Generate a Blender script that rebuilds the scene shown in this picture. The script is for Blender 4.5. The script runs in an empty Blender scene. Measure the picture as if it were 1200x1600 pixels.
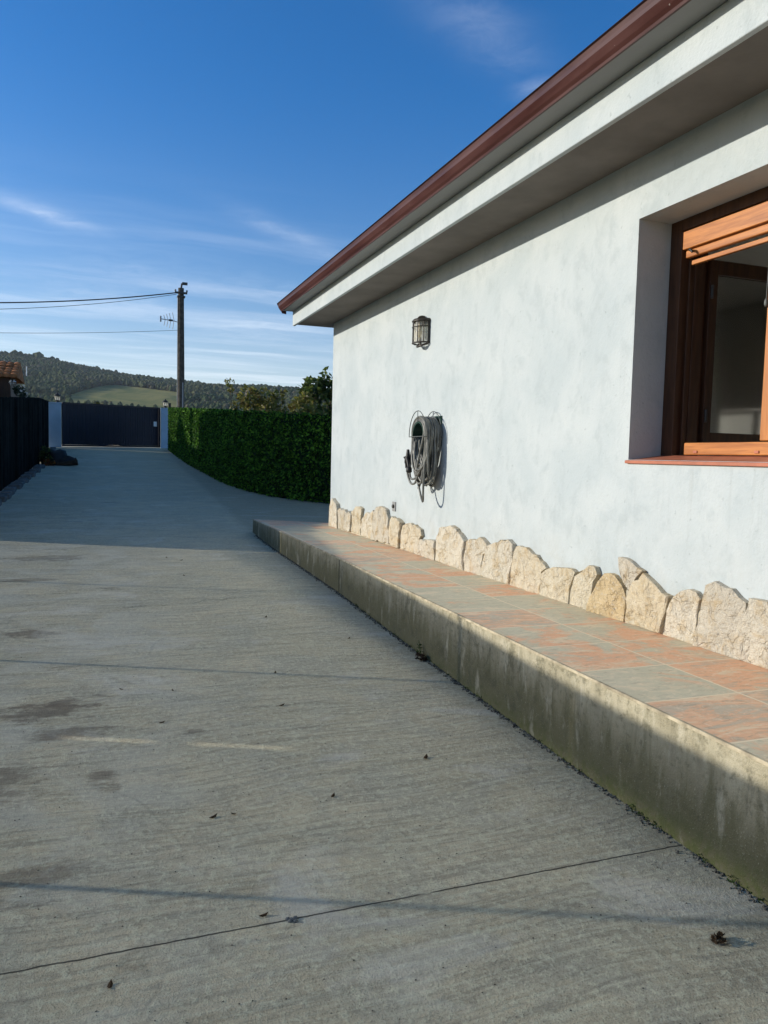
import bpy, bmesh, math, random
import numpy as np
from mathutils import Vector, Matrix, noise as mnoise

PI = math.pi
rad = math.radians
SC = bpy.context.scene
COL = SC.collection

# ------------------------------------------------------------------ camera
cam_d = bpy.data.cameras.new('camera')
cam = bpy.data.objects.new('camera', cam_d)
COL.objects.link(cam)
RIGHT = Vector((0.9376, -0.3469, 0.0236))
FWD = Vector((0.3470, 0.9352, -0.0710))
FWD.normalize()
RIGHT = (RIGHT - FWD * RIGHT.dot(FWD)).normalized()
UP = RIGHT.cross(FWD)
CAMPOS = Vector((0, 0, 1.45))
cam.matrix_world = Matrix.Translation(CAMPOS) @ Matrix((RIGHT, UP, -FWD)).transposed().to_4x4()
cam_d.sensor_fit = 'HORIZONTAL'
cam_d.sensor_width = 36
cam_d.lens = 36 * 1202 / 1200
cam_d.clip_start = 0.05
cam_d.clip_end = 4000
SC.camera = cam

# ------------------------------------------------------------------ sun, sky, exposure
SUN_EL = rad(16.0)
SUN_H = Vector((-1, 0.42, 0)).normalized()
SUN_DIR = Vector((SUN_H.x * math.cos(SUN_EL), SUN_H.y * math.cos(SUN_EL), math.sin(SUN_EL)))
sd = bpy.data.lights.new('sun', 'SUN')
sd.energy = 3.9
sd.angle = rad(0.6)
sd.color = (1.0, 0.93, 0.81)
so = bpy.data.objects.new('sun', sd)
COL.objects.link(so)
so.rotation_euler = (-SUN_DIR).to_track_quat('-Z', 'Y').to_euler()
so.location = SUN_DIR * 50
SC.view_settings.view_transform = 'Standard'
SC.view_settings.look = 'None'
SC.view_settings.exposure = 0.35
SC.view_settings.gamma = 1.0
SKY_STRENGTH = 0.127


class NT:
    """small node-tree helper"""
    def __init__(self, tree):
        self.t = tree
    def n(self, typ, **kw):
        nd = self.t.nodes.new(typ)
        for k, v in kw.items():
            setattr(nd, k, v)
        return nd
    def put(self, sock, v):
        if v is None:
            return
        if isinstance(v, bpy.types.NodeSocket):
            self.t.links.new(v, sock)
        else:
            if sock.type == 'RGBA' and len(v) == 3:
                v = (*v, 1)
            sock.default_value = v
    def math(self, op, a, b=None, c=None, clamp=False):
        nd = self.n('ShaderNodeMath', operation=op, use_clamp=clamp)
        self.put(nd.inputs[0], a)
        if b is not None: self.put(nd.inputs[1], b)
        if c is not None: self.put(nd.inputs[2], c)
        return nd.outputs[0]
    def mix(self, f, a, b, mode='MIX'):
        nd = self.n('ShaderNodeMix', data_type='RGBA', blend_type=mode)
        self.put(nd.inputs[0], f); self.put(nd.inputs[6], a); self.put(nd.inputs[7], b)
        return nd.outputs[2]
    def map(self, v, a, b, c=0.0, d=1.0, smooth=True):
        nd = self.n('ShaderNodeMapRange')
        nd.interpolation_type = 'SMOOTHSTEP' if smooth else 'LINEAR'
        self.put(nd.inputs[0], v)
        for i, x in enumerate((a, b, c, d)):
            self.put(nd.inputs[i + 1], x)
        return nd.outputs[0]
    def coords(self):
        return self.n('ShaderNodeTexCoord').outputs['Object']
    def mapping(self, v, scale=(1, 1, 1), rot=(0, 0, 0), loc=(0, 0, 0)):
        nd = self.n('ShaderNodeMapping')
        self.put(nd.inputs[0], v)
        nd.inputs[1].default_value = loc
        nd.inputs[2].default_value = rot
        nd.inputs[3].default_value = scale
        return nd.outputs[0]
    def noise(self, v, scale=5, detail=4, rough=0.55, dist=0.0):
        nd = self.n('ShaderNodeTexNoise')
        self.put(nd.inputs['Vector'], v)
        nd.inputs['Scale'].default_value = scale
        nd.inputs['Detail'].default_value = detail
        nd.inputs['Roughness'].default_value = rough
        nd.inputs['Distortion'].default_value = dist
        return nd.outputs[0]
    def vor(self, v, scale=5, feature='F1'):
        nd = self.n('ShaderNodeTexVoronoi', feature=feature)
        self.put(nd.inputs['Vector'], v)
        nd.inputs['Scale'].default_value = scale
        return nd.outputs[0]
    def xyz(self, v):
        nd = self.n('ShaderNodeSeparateXYZ')
        self.put(nd.inputs[0], v)
        return nd.outputs[0], nd.outputs[1], nd.outputs[2]
    def comb(self, x, y, z):
        nd = self.n('ShaderNodeCombineXYZ')
        self.put(nd.inputs[0], x); self.put(nd.inputs[1], y); self.put(nd.inputs[2], z)
        return nd.outputs[0]
    def island(self):
        return self.n('ShaderNodeNewGeometry').outputs['Random Per Island']


def mat(name, fn, rough=0.7, spec=0.3):
    m = bpy.data.materials.new(name)
    m.use_nodes = True
    t = m.node_tree
    t.nodes.clear()
    N = NT(t)
    out = N.n('ShaderNodeOutputMaterial')
    b = N.n('ShaderNodeBsdfPrincipled')
    b.inputs['Roughness'].default_value = rough
    b.inputs['Specular IOR Level'].default_value = spec
    t.links.new(b.outputs[0], out.inputs[0])
    r = fn(N, b, out)
    if r is not None:
        N.put(b.inputs['Base Color'], r)
    return m


def bump(N, b, h, strength=0.3, dist=0.01):
    nd = N.n('ShaderNodeBump')
    nd.inputs['Strength'].default_value = strength
    nd.inputs['Distance'].default_value = dist
    N.put(nd.inputs['Height'], h)
    N.t.links.new(nd.outputs[0], b.inputs['Normal'])


# ------------------------------------------------------------------ world
world = bpy.data.worlds.new('World')
SC.world = world
world.use_nodes = True
wt = world.node_tree
wt.nodes.clear()
W = NT(wt)
wo = W.n('ShaderNodeOutputWorld')
bg = W.n('ShaderNodeBackground')
bg.inputs[1].default_value = SKY_STRENGTH
sky = W.n('ShaderNodeTexSky', sky_type='NISHITA')
sky.sun_disc = False
sky.sun_elevation = SUN_EL
sky.sun_rotation = math.atan2(SUN_DIR.x, SUN_DIR.y)
sky.altitude = 100
sky.air_density = 1.0
sky.dust_density = 0.6
sky.ozone_density = 2.2
d = W.n('ShaderNodeTexCoord').outputs['Generated']
dx, dy, dz = W.xyz(d)
zc = W.math('MAXIMUM', dz, 0.02)
u = W.math('DIVIDE', dx, zc)
v = W.math('DIVIDE', dy, zc)
uv = W.comb(u, v, 0.0)
warp = W.noise(uv, 0.7, 3)
uvw = W.comb(W.math('ADD', u, W.math('MULTIPLY', warp, 0.6)), W.math('ADD', v, W.math('MULTIPLY', warp, 0.6)), 0.0)


def wisp(px1, py1, px2, py2, width, amount):
    """thin cirrus streak between two sky directions, on the flat cloud layer"""
    def pt(px, py):
        r = FWD * 1202 + RIGHT * (px - 600) - UP * (py - 800)
        return Vector((r.x / r.z, r.y / r.z))
    a, b = pt(px1, py1), pt(px2, py2)
    m = (a + b) / 2
    L = (b - a).length
    t = (b - a).normalized()
    uu = W.math('SUBTRACT', u, m.x)
    vv = W.math('SUBTRACT', v, m.y)
    al = W.math('ADD', W.math('MULTIPLY', uu, t.x), W.math('MULTIPLY', vv, t.y))
    ac = W.math('ADD', W.math('MULTIPLY', uu, -t.y), W.math('MULTIPLY', vv, t.x))
    ac = W.math('ADD', ac, W.math('MULTIPLY', W.math('SUBTRACT', warp, 0.5), width * 3.0))
    al = W.math('DIVIDE', al, L * 0.5)
    ac = W.math('DIVIDE', ac, width)
    e = W.math('ADD', W.math('MULTIPLY', al, al), W.math('MULTIPLY', ac, ac))
    g = W.math('POWER', 2.718, W.math('MULTIPLY', e, -1.4))
    fib = W.noise(W.mapping(uv, (2.2, 2.2, 1), (0, 0, -math.atan2(t.y, t.x))), 3.0, 5, 0.65, 0.6)
    return W.math('MULTIPLY', W.math('MULTIPLY', g, W.map(fib, 0.3, 0.7, 0.35, 1.0)), amount)


cl = wisp(-30, 295, 150, 362, 0.10, 0.42)
for a in ((365, 320, 540, 405, 0.10, 0.24), (60, 390, 420, 470, 0.35, 0.16), (640, -30, 840, 120, 0.10, 0.17),
          (800, 150, 870, 118, 0.06, 0.24), (0, 430, 300, 500, 0.5, 0.22), (260, 500, 520, 520, 0.9, 0.25),
          (330, 420, 520, 480, 0.3, 0.16)):
    cl = W.math('MAXIMUM', cl, wisp(*a))
st = W.noise(W.mapping(uvw, (0.35, 1.5, 1), (0, 0, rad(-25))), 0.9, 6, 0.6)
veil = W.math('MULTIPLY', W.map(st, 0.42, 0.75), W.map(dz, 0.36, 0.10, 0.0, 0.30))
lowh = W.map(dz, 0.20, 0.04, 0.0, 0.22)
cl = W.math('ADD', W.math('ADD', W.math('MULTIPLY', cl, 0.62), veil), lowh, clamp=True)
skyc = W.mix(W.map(dz, 0.02, 0.45), (1.0, 0.97, 1.05, 1), (0.64, 0.84, 1.12, 1))
skyc = W.mix(W.map(dz, 0.50, 0.75), skyc, (1.0, 0.97, 0.93, 1))
skym = W.mix(1.0, sky.outputs[0], skyc, 'MULTIPLY')
hs = W.n('ShaderNodeHueSaturation')
hs.inputs['Saturation'].default_value = 1.18
wt.links.new(skym, hs.inputs['Color'])
fin = W.mix(cl, hs.outputs[0], (7.6, 8.0, 8.6, 1))
wt.links.new(fin, bg.inputs[0])
wt.links.new(bg.outputs[0], wo.inputs[0])

# ------------------------------------------------------------------ object helpers
WORLD = {}


def link(o, parent=None):
    COL.objects.link(o)
    if parent is not None:
        o.parent = parent
        o.matrix_parent_inverse = WORLD[parent.name].inverted()
    WORLD[o.name] = Matrix.Identity(4)
    return o


def tag(o, label=None, cat=None, group=None, kind=None):
    if label: o['label'] = label
    if cat: o['category'] = cat
    if group: o['group'] = group
    if kind: o['kind'] = kind
    return o


def thing(name, label, cat, loc, group=None):
    o = bpy.data.objects.new(name, None)
    o.empty_display_size = 0.2
    COL.objects.link(o)
    o.location = loc
    WORLD[o.name] = Matrix.Translation(Vector(loc))
    return tag(o, label, cat, group)


class MB:
    """collects verts / faces; build() links ONE mesh object"""
    def __init__(self):
        self.v = []; self.f = []; self.sm = []
    def add(self, vs, fs, smooth=False):
        k = len(self.v)
        self.v += [tuple(p) for p in vs]
        self.f += [tuple(i + k for i in f) for f in fs]
        self.sm += [smooth] * len(fs)
    def box(self, x0, x1, y0, y1, z0, z1):
        vs = [(x, y, z) for x in (x0, x1) for y in (y0, y1) for z in (z0, z1)]
        self.add(vs, [(0, 1, 3, 2), (4, 6, 7, 5), (0, 4, 5, 1), (2, 3, 7, 6), (0, 2, 6, 4), (1, 5, 7, 3)])
        return self
    def quad(self, *p):
        self.add(p, [(0, 1, 2, 3)])
    def prism(self, poly, y0, y1):
        """poly in (x, z), extruded along y"""
        n = len(poly)
        vs = [(x, y0, z) for x, z in poly] + [(x, y1, z) for x, z in poly]
        fs = [(i, (i + 1) % n, n + (i + 1) % n, n + i) for i in range(n)]
        fs += [tuple(range(n))[::-1], tuple(range(n, 2 * n))]
        self.add(vs, fs)
        return self
    def tube(self, pts, r, seg=8, closed=False, cap=True, smooth=True):
        pts = [Vector(p) for p in pts]
        n = len(pts)
        rr = r if isinstance(r, (list, tuple)) else [r] * n
        vs = []; up = None
        for i, p in enumerate(pts):
            a = pts[(i - 1) % n] if (i > 0 or closed) else p
            b = pts[(i + 1) % n] if (i < n - 1 or closed) else p
            t = (b - a)
            if t.length < 1e-9: t = Vector((0, 0, 1))
            t.normalize()
            if up is None:
                up = Vector((0, 0, 1)) if abs(t.z) < 0.9 else Vector((1, 0, 0))
            s = t.cross(up)
            if s.length < 1e-6:
                s = t.cross(Vector((0, 1, 0)))
            s.normalize()
            up = s.cross(t).normalized()
            for k in range(seg):
                an = 2 * PI * k / seg
                vs.append(p + (s * math.cos(an) + up * math.sin(an)) * rr[i])
        fs = []
        for i in range(n if closed else n - 1):
            j = (i + 1) % n
            for k in range(seg):
                l = (k + 1) % seg
                fs.append((i * seg + k, i * seg + l, j * seg + l, j * seg + k))
        self.add(vs, fs, smooth)
        if cap and not closed:
            self.add(vs[:seg], [tuple(range(seg))[::-1]])
            self.add(vs[-seg:], [tuple(range(seg))])
        return self
    def lathe(self, c, prof, seg=16, smooth=True):
        vs = []
        for r, z in prof:
            for k in range(seg):
                a = 2 * PI * k / seg
                vs.append((c[0] + r * math.cos(a), c[1] + r * math.sin(a), c[2] + z))
        fs = []
        for i in range(len(prof) - 1):
            for k in range(seg):
                l = (k + 1) % seg
                fs.append((i * seg + k, i * seg + l, (i + 1) * seg + l, (i + 1) * seg + k))
        fs.append(tuple(range(seg))[::-1])
        fs.append(tuple(range((len(prof) - 1) * seg, len(prof) * seg)))
        self.add(vs, fs, smooth)
        return self
    def build(self, name, m, parent=None, bevel=0.0, seg=2):
        me = bpy.data.meshes.new(name)
        me.from_pydata(self.v, [], self.f)
        me.polygons.foreach_set('use_smooth', self.sm)
        me.materials.append(m)
        me.update()
        o = bpy.data.objects.new(name, me)
        link(o, parent)
        if bevel:
            md = o.modifiers.new('bevel', 'BEVEL')
            md.width = bevel; md.segments = seg; md.limit_method = 'ANGLE'
            md.angle_limit = rad(40)
        return o


def leaves(mb, centres, n, size, rng, flat=0.0, aspect=0.5, updir=None):
    """scatter pointed leaf faces through a set of clumps [(centre, radius)]"""
    c = np.array([p for p, _ in centres], float)
    r = np.array([q for _, q in centres], float)
    w = r ** 2
    idx = rng.choice(len(c), n, p=w / w.sum())
    dirs = rng.normal(size=(n, 3))
    dirs /= np.linalg.norm(dirs, axis=1)[:, None]
    pos = c[idx] + dirs * (r[idx] * rng.uniform(0.25, 1.0, n) ** 0.45)[:, None]
    leafset(mb, pos, dirs, size, rng, aspect)


def leafset(mb, pos, dirs, size, rng, aspect=0.5):
    n = len(pos)
    a = rng.normal(size=(n, 3)) + dirs * 0.6
    a /= np.linalg.norm(a, axis=1)[:, None]
    b = np.cross(a, rng.normal(size=(n, 3)))
    b /= np.linalg.norm(b, axis=1)[:, None]
    s = size * rng.uniform(0.6, 1.35, n)[:, None]
    nrm = np.cross(a, b)
    p0 = pos - a * s * 0.5
    p1 = pos + b * s * aspect * 0.5 + nrm * s * 0.06
    p2 = pos + a * s * 0.5
    p3 = pos - b * s * aspect * 0.5 + nrm * s * 0.06
    vs = np.stack([p0, p1, p2, p3], 1).reshape(-1, 3)
    mb.add(vs.tolist(), [(4 * i, 4 * i + 1, 4 * i + 2, 4 * i + 3) for i in range(n)])


GY = [-60, 2, 3.9, 5.5, 7, 10.5, 36, 60, 90]
GZ = [0, 0, .037, .09, .14, .22, 1.62, 1.9, 2.0]


def g(y):
    """ground height along the drive (smoothed)"""
    return float(np.mean([np.interp(y + q, GY, GZ) for q in (-.8, -.4, 0, .4, .8)]))


# ------------------------------------------------------------------ materials
def m_concrete(N, b, out):
    p = N.coords()
    x, y, z = N.xyz(p)
    big = N.noise(p, 0.55, 5, 0.6, 0.5)
    med = N.noise(p, 2.6, 6, 0.62, 0.8)
    fine = N.noise(p, 38, 4, 0.7)
    grit = N.noise(p, 170, 3, 0.75)
    # trowel and broom strokes, mostly across the drive
    wob = N.noise(p, 0.45, 2)
    q = N.comb(N.math('ADD', x, N.math('MULTIPLY', wob, 0.2)), N.math('ADD', y, N.math('MULTIPLY', wob, 0.5)), 0.0)
    br = N.noise(N.mapping(q, (1.1, 15, 1), (0, 0, rad(20))), 1.0, 6, 0.72)
    br2 = N.noise(N.mapping(q, (2.5, 48, 1), (0, 0, rad(24))), 1.0, 4, 0.7)
    br3 = N.noise(N.mapping(q, (2.0, 30, 1), (0, 0, rad(-3)), (5, 2, 0)), 1.0, 4, 0.7)
    c = N.mix(N.map(big, 0.32, 0.68), (0.535, 0.478, 0.332), (0.686, 0.593, 0.408))
    c = N.mix(N.math('MULTIPLY', N.map(med, 0.42, 0.64), 0.7), c, (0.459, 0.438, 0.345))
    c = N.mix(N.math('MULTIPLY', N.map(br, 0.47, 0.64), 0.50), c, (0.339, 0.300, 0.213))
    c = N.mix(N.math('MULTIPLY', N.map(br2, 0.48, 0.66), 0.6), c, (0.727, 0.709, 0.526))
    c = N.mix(N.math('MULTIPLY', N.map(br3, 0.50, 0.62), 0.62), c, (0.339, 0.307, 0.232))
    c = N.mix(N.math('MULTIPLY', N.map(fine, 0.46, 0.66), 0.7), c, (0.727, 0.709, 0.515))
    c = N.mix(N.math('MULTIPLY', N.map(N.noise(p, 22, 6, 0.78), 0.52, 0.66), 0.6), c, (0.366, 0.323, 0.238))
    c = N.mix(N.math('MULTIPLY', N.map(grit, 0.53, 0.68), 0.65), c, (0.212, 0.189, 0.138))
    # pale bluish worn path of cement film on the left
    film = N.math('MULTIPLY', N.map(N.noise(p, 1.3, 5, 0.6, 1.0), 0.46, 0.62), N.map(x, 0.9, 0.0))
    c = N.mix(N.math('MULTIPLY', film, 0.35), c, (0.678, 0.662, 0.552))
    # dark damp stains, mostly on the left side
    s1 = N.map(N.noise(N.mapping(p, (1.5, 3.0, 1), (0, 0, rad(10))), 1.5, 6, 0.72, 0.6), 0.57, 0.70)
    s1 = N.math('MULTIPLY', s1, N.map(x, 0.75, -0.1, 0.12, 1.0))
    c = N.mix(N.math('MULTIPLY', s1, 0.62), c, (0.179, 0.155, 0.119))
    # a few stains where they lie on the slab
    for (sx, sy, rx, ry, k) in ((-0.30, 4.40, .26, .16, .75), (-0.16, 4.03, .22, .09, .7), (0.02, 3.44, .07, .12, .6), (-0.36, 3.5, .14, .2, .6),
                                (-0.46, 6.05, .22, .14, .65), (-0.55, 9.6, .45, .22, .5), (-0.2, 2.75, .18, .10, .5), (1.77, 1.745, .035, .03, .9),
                                (0.42, 3.9, .08, .04, .5), (-0.68, 8.2, .3, .12, .5)):
        ex = N.math('DIVIDE', N.math('SUBTRACT', x, sx), rx)
        ey = N.math('DIVIDE', N.math('SUBTRACT', y, sy), ry)
        r2 = N.math('ADD', N.math('MULTIPLY', ex, ex), N.math('MULTIPLY', ey, ey))
        r2 = N.math('ADD', r2, N.math('MULTIPLY', N.math('SUBTRACT', N.noise(N.mapping(p, (1, 2.2, 1), (0, 0, .35)), 6.0, 6, 0.72), 0.5), 6.0))
        c = N.mix(N.map(r2, 1.3, 0.0, 0.0, k), c, (0.157, 0.125, 0.090))
    # damp dirty band along the kerb
    kd = N.math('SUBTRACT', N.math('ADD', N.math('MULTIPLY', y, 0.019), 2.03), x)
    kd = N.math('ADD', kd, N.math('MULTIPLY', N.math('SUBTRACT', med, 0.5), 0.35))
    c = N.mix(N.map(kd, 0.20, 0.0, 0.0, 0.4), c, (0.272, 0.253, 0.181))
    # expansion joint and hairline crack
    jw = N.math('ADD', y, N.math('MULTIPLY', N.math('SUBTRACT', N.noise(p, 14, 3), 0.5), 0.012))
    jd = N.math('ABSOLUTE', N.math('SUBTRACT', jw, 2.247))
    joint = N.map(jd, 0.0042, 0.0016, 0.0, 0.85)
    breakup = N.map(N.noise(p, 5.0, 2), 0.30, 0.42)
    joint = N.math('MULTIPLY', joint, breakup)
    cy = N.math('ADD', N.math('MULTIPLY', x, 0.35), N.math('ADD', N.math('MULTIPLY', N.noise(p, 1.4, 6, 0.6), 0.8), 6.25))
    crack = N.map(N.math('ABSOLUTE', N.math('SUBTRACT', y, cy)), 0.018, 0.003, 0.0, 0.5)
    crack = N.math('MULTIPLY', crack, N.map(N.noise(p, 2.2, 2), 0.42, 0.58))
    for (ax, ay, ar, dr_) in ((0.55, 1.05, .62, .006), (0.60, 1.05, .44, .004), (1.9, 3.9, 1.15, .006), (-0.9, 2.6, 1.2, .005), (1.0, 5.3, .7, .008), (0.2, 6.4, .9, .01), (2.6, 2.9, 1.5, .005)):
        xx_ = N.math('SUBTRACT', x, ax); yy_ = N.math('SUBTRACT', y, ay)
        rr_ = N.math('SQRT', N.math('ADD', N.math('MULTIPLY', xx_, xx_), N.math('MULTIPLY', yy_, yy_)))
        rr_ = N.math('ADD', rr_, N.math('MULTIPLY', N.math('SUBTRACT', big, 0.5), 0.35))
        am = N.math('MULTIPLY', N.map(N.math('ABSOLUTE', N.math('SUBTRACT', rr_, ar)), dr_ * 2, dr_ * .3, 0, 0.17), N.map(N.noise(N.mapping(p, (1, 1, 1), (0, 0, 0), (ax, ay, 0)), 1.7, 2), 0.46, 0.60))
        c = N.mix(am, c, (0.12, 0.115, 0.10))
    pale = N.map(N.noise(N.mapping(p, (1, 2.0, 1), (0, 0, .3), (7, 3, 0)), 0.9, 6, 0.68, .8), 0.52, 0.68, 0, 0.45)
    c = N.mix(pale, c, (0.726, 0.709, 0.627))
    lines = N.math('MAXIMUM', joint, crack)
    c = N.mix(lines, c, (0.035, 0.033, 0.028))
    rust = N.map(N.noise(p, 3.3, 5, 0.7), 0.66, 0.75, 0.0, 0.4)
    c = N.mix(rust, c, (0.339, 0.193, 0.094))
    h = N.math('ADD', N.math('MULTIPLY', grit, 0.45), N.math('ADD', N.math('MULTIPLY', br, 0.5), N.math('MULTIPLY', fine, 0.6)))
    h = N.math('ADD', h, N.math('MULTIPLY', med, 0.9))
    h = N.math('SUBTRACT', h, N.math('MULTIPLY', lines, 1.2))
    bump(N, b, h, 1.0, 0.016)
    return c


def m_stucco(N, b, out):
    p = N.coords()
    n1 = N.noise(p, 1.6, 6, 0.62, 0.4)
    n2 = N.noise(N.mapping(p, (1, 1, 0.75)), 7.0, 7, 0.68, 0.3)
    n3 = N.noise(p, 60, 4, 0.6)
    c = N.mix(N.map(n1, 0.3, 0.7), (0.425, 0.474, 0.483), (0.492, 0.530, 0.530))
    c = N.mix(N.map(n2, 0.48, 0.68, 0.0, 0.50), c, (0.365, 0.410, 0.418))
    dr = N.noise(N.mapping(p, (9, 9, 0.7)), 1.0, 5, 0.6)
    c = N.mix(N.map(dr, 0.58, 0.78, 0.0, 0.22), c, (0.36, 0.39, 0.395))
    wx_, wy_, wz_ = N.xyz(p)
    dirt = N.math('MULTIPLY', N.map(wz_, 1.05, 0.62), N.map(N.noise(p, 5, 6, 0.7), 0.40, 0.65))
    c = N.mix(N.math('MULTIPLY', dirt, 0.35), c, (0.34, 0.33, 0.28))
    drip = N.math('MULTIPLY', N.map(N.noise(N.mapping(p, (16, 16, 0.5)), 1.0, 4, 0.6), 0.56, 0.70), N.math('MULTIPLY', N.map(wz_, 0.75, 1.44), N.map(wz_, 1.452, 1.448)))
    drip = N.math('MULTIPLY', drip, N.map(wy_, 4.0, 3.9))
    c = N.mix(N.math('MULTIPLY', drip, 0.22), c, (0.30, 0.31, 0.29))
    pits = N.map(N.noise(p, 26, 2), 0.68, 0.76, 0.0, 0.55)
    c = N.mix(pits, c, (0.32, 0.36, 0.36))
    h = N.math('ADD', N.math('MULTIPLY', n2, 1.0), N.math('ADD', N.math('MULTIPLY', n3, 0.42), N.math('MULTIPLY', n1, 0.8)))
    bump(N, b, N.math('SUBTRACT', h, N.math('MULTIPLY', pits, 0.3)), 0.5, 0.012)
    return c


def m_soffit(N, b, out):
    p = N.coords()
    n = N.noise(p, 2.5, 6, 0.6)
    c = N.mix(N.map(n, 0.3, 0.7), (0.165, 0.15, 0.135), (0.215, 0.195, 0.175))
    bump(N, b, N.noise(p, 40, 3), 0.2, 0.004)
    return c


def m_gutter(N, b, out):
    p = N.coords()
    n = N.noise(N.mapping(p, (1, 0.4, 3)), 3.5, 6, 0.65)
    c = N.mix(N.map(n, 0.3, 0.72), (0.050, 0.017, 0.014), (0.085, 0.032, 0.027))
    sp = N.map(N.noise(p, 45, 2), 0.74, 0.79, 0, 0.6)
    c = N.mix(sp, c, (0.5, 0.45, 0.42))
    N.put(b.inputs['Roughness'], N.map(n, 0.3, 0.7, 0.32, 0.55))
    return c


def m_greyboard(N, b, out):
    p = N.coords()
    n = N.noise(N.mapping(p, (1, 0.4, 1)), 5, 5, 0.6)
    return N.mix(n, (0.20, 0.205, 0.20), (0.29, 0.295, 0.29))


def m_tile(N, b, out):
    p = N.coords()
    x, y, z = N.xyz(p)
    S = 0.456
    tx = N.math('DIVIDE', N.math('SUBTRACT', x, N.math('MULTIPLY_ADD', y, 0.018, 2.030)), 0.497)
    ty = N.math('DIVIDE', N.math('SUBTRACT', y, 2.046), 0.462)
    ix, iy = N.math('FLOOR', tx), N.math('FLOOR', ty)
    fx, fy = N.math('FRACT', tx), N.math('FRACT', ty)
    wn = N.n('ShaderNodeTexWhiteNoise', noise_dimensions='2D')
    N.t.links.new(N.comb(ix, iy, 0.0), wn.inputs['Vector'])
    rv, rc = wn.outputs[0], wn.outputs[1]
    vm = N.n('ShaderNodeVectorMath', operation='MULTIPLY_ADD')
    N.t.links.new(rc, vm.inputs[0]); vm.inputs[1].default_value = (40, 40, 40); N.t.links.new(p, vm.inputs[2])
    q = vm.outputs[0]
    n1 = N.noise(N.mapping(q, (1, 1, 1)), 3.0, 7, 0.66, 0.5)
    n2 = N.noise(N.mapping(q, (1, 2.4, 1), (0, 0, 0.6)), 3.6, 7, 0.7, 0.5)
    n3 = N.noise(q, 30, 4, 0.7)
    sh = N.math('MULTIPLY', N.math('SUBTRACT', rv, 0.5), 0.34)
    c = N.mix(N.map(N.math('ADD', n1, sh), 0.43, 0.57), (0.516, 0.471, 0.331), (0.720, 0.391, 0.221))
    c = N.mix(N.map(n2, 0.50, 0.64, 0, 0.8), c, (0.696, 0.564, 0.378))
    c = N.mix(N.map(N.math('SUBTRACT', n2, sh), 0.27, 0.43, 0.75, 0.0), c, (0.414, 0.402, 0.310))
    c = N.mix(N.map(n3, 0.50, 0.72, 0, 0.45), c, (0.816, 0.655, 0.462))
    n5 = N.noise(N.mapping(q, (1, 3.2, 1), (0, 0, .5)), 14, 6, 0.72, .6)
    c = N.mix(N.map(n5, 0.52, 0.66, 0, 0.55), c, (0.300, 0.230, 0.158))
    ex = N.math('MINIMUM', fx, N.math('SUBTRACT', 1.0, fx))
    ey = N.math('MINIMUM', fy, N.math('SUBTRACT', 1.0, fy))
    e = N.math('MINIMUM', ex, ey)
    gr = N.map(e, 0.014, 0.009)
    c = N.mix(gr, c, N.mix(n3, (0.840, 0.690, 0.473), (0.624, 0.517, 0.357)))
    N.put(b.inputs['Roughness'], N.map(n1, 0.3, 0.7, 0.45, 0.65))
    bump(N, b, N.math('SUBTRACT', N.math('ADD', N.math('MULTIPLY', n2, 0.5), N.math('MULTIPLY', n3, 0.25)), N.math('MULTIPLY', gr, 0.6)), 0.4, 0.006)
    return c


def m_moss(N, b, out):
    p = N.coords()
    x, y, z = N.xyz(p)
    n1 = N.noise(p, 3.2, 6, 0.65, 0.6)
    st = N.noise(N.mapping(p, (7, 7, 0.9)), 1.3, 6, 0.68, 0.3)
    n3 = N.noise(p, 30, 5, 0.7)
    n4 = N.noise(p, 120, 3, 0.7)
    c = N.mix(N.map(n1, 0.3, 0.7), (0.36, 0.32, 0.22), (0.54, 0.49, 0.36))
    hz = N.math('SUBTRACT', z, N.math('MULTIPLY', N.math('SUBTRACT', y, 2.0), 0.02))
    wet = N.map(N.math('ADD', hz, N.math('MULTIPLY', N.math('SUBTRACT', st, 0.5), 0.55)), 0.46, 0.14)
    c = N.mix(N.math('MULTIPLY', wet, 0.92), c, (0.130, 0.122, 0.066))
    dk = N.math('MULTIPLY', N.map(st, 0.50, 0.68), N.map(hz, 0.02, 0.25))
    c = N.mix(N.math('MULTIPLY', dk, 0.32), c, (0.07, 0.07, 0.046))
    lt = N.map(N.noise(N.mapping(p, (4, 4, 1.3), (0, 0, 0), (3, 1, 7)), 2.2, 6, 0.66), 0.55, 0.70, 0, 0.5)
    c = N.mix(lt, c, (0.60, 0.56, 0.44))
    c = N.mix(N.map(n3, 0.50, 0.70, 0, 0.6), c, (0.11, 0.105, 0.062))
    c = N.mix(N.map(N.noise(p, 6, 7, 0.72, .5), 0.52, 0.66, 0, 0.62), c, (0.095, 0.093, 0.062))
    c = N.mix(N.map(n4, 0.58, 0.74, 0, 0.6), c, (0.5, 0.46, 0.34))
    gm = N.math('MULTIPLY', N.map(z, 0.17, -0.02), N.map(n3, 0.35, 0.6))
    c = N.mix(N.math('MULTIPLY', gm, 0.7), c, (0.10, 0.125, 0.032))
    # formwork line and vertical joints
    jl = None
    for jy, wd in ((7.02, 0.012), (9.2, 0.008), (10.4, .008)):
        dd = N.map(N.math('ABSOLUTE', N.math('SUBTRACT', N.math('ADD', y, N.math('MULTIPLY', n1, 0.03)), jy + .015)), wd, wd * 0.4, 0, 0.85)
        jl = dd if jl is None else N.math('MAXIMUM', jl, dd)
    c = N.mix(jl, c, (0.03, 0.03, 0.025))
    h = N.math('ADD', N.math('MULTIPLY', n3, 0.5), N.math('ADD', N.math('MULTIPLY', n4, 0.3), N.math('MULTIPLY', n1, 0.6)))
    bump(N, b, N.math('SUBTRACT', h, jl), 0.9, 0.014)
    return c


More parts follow.
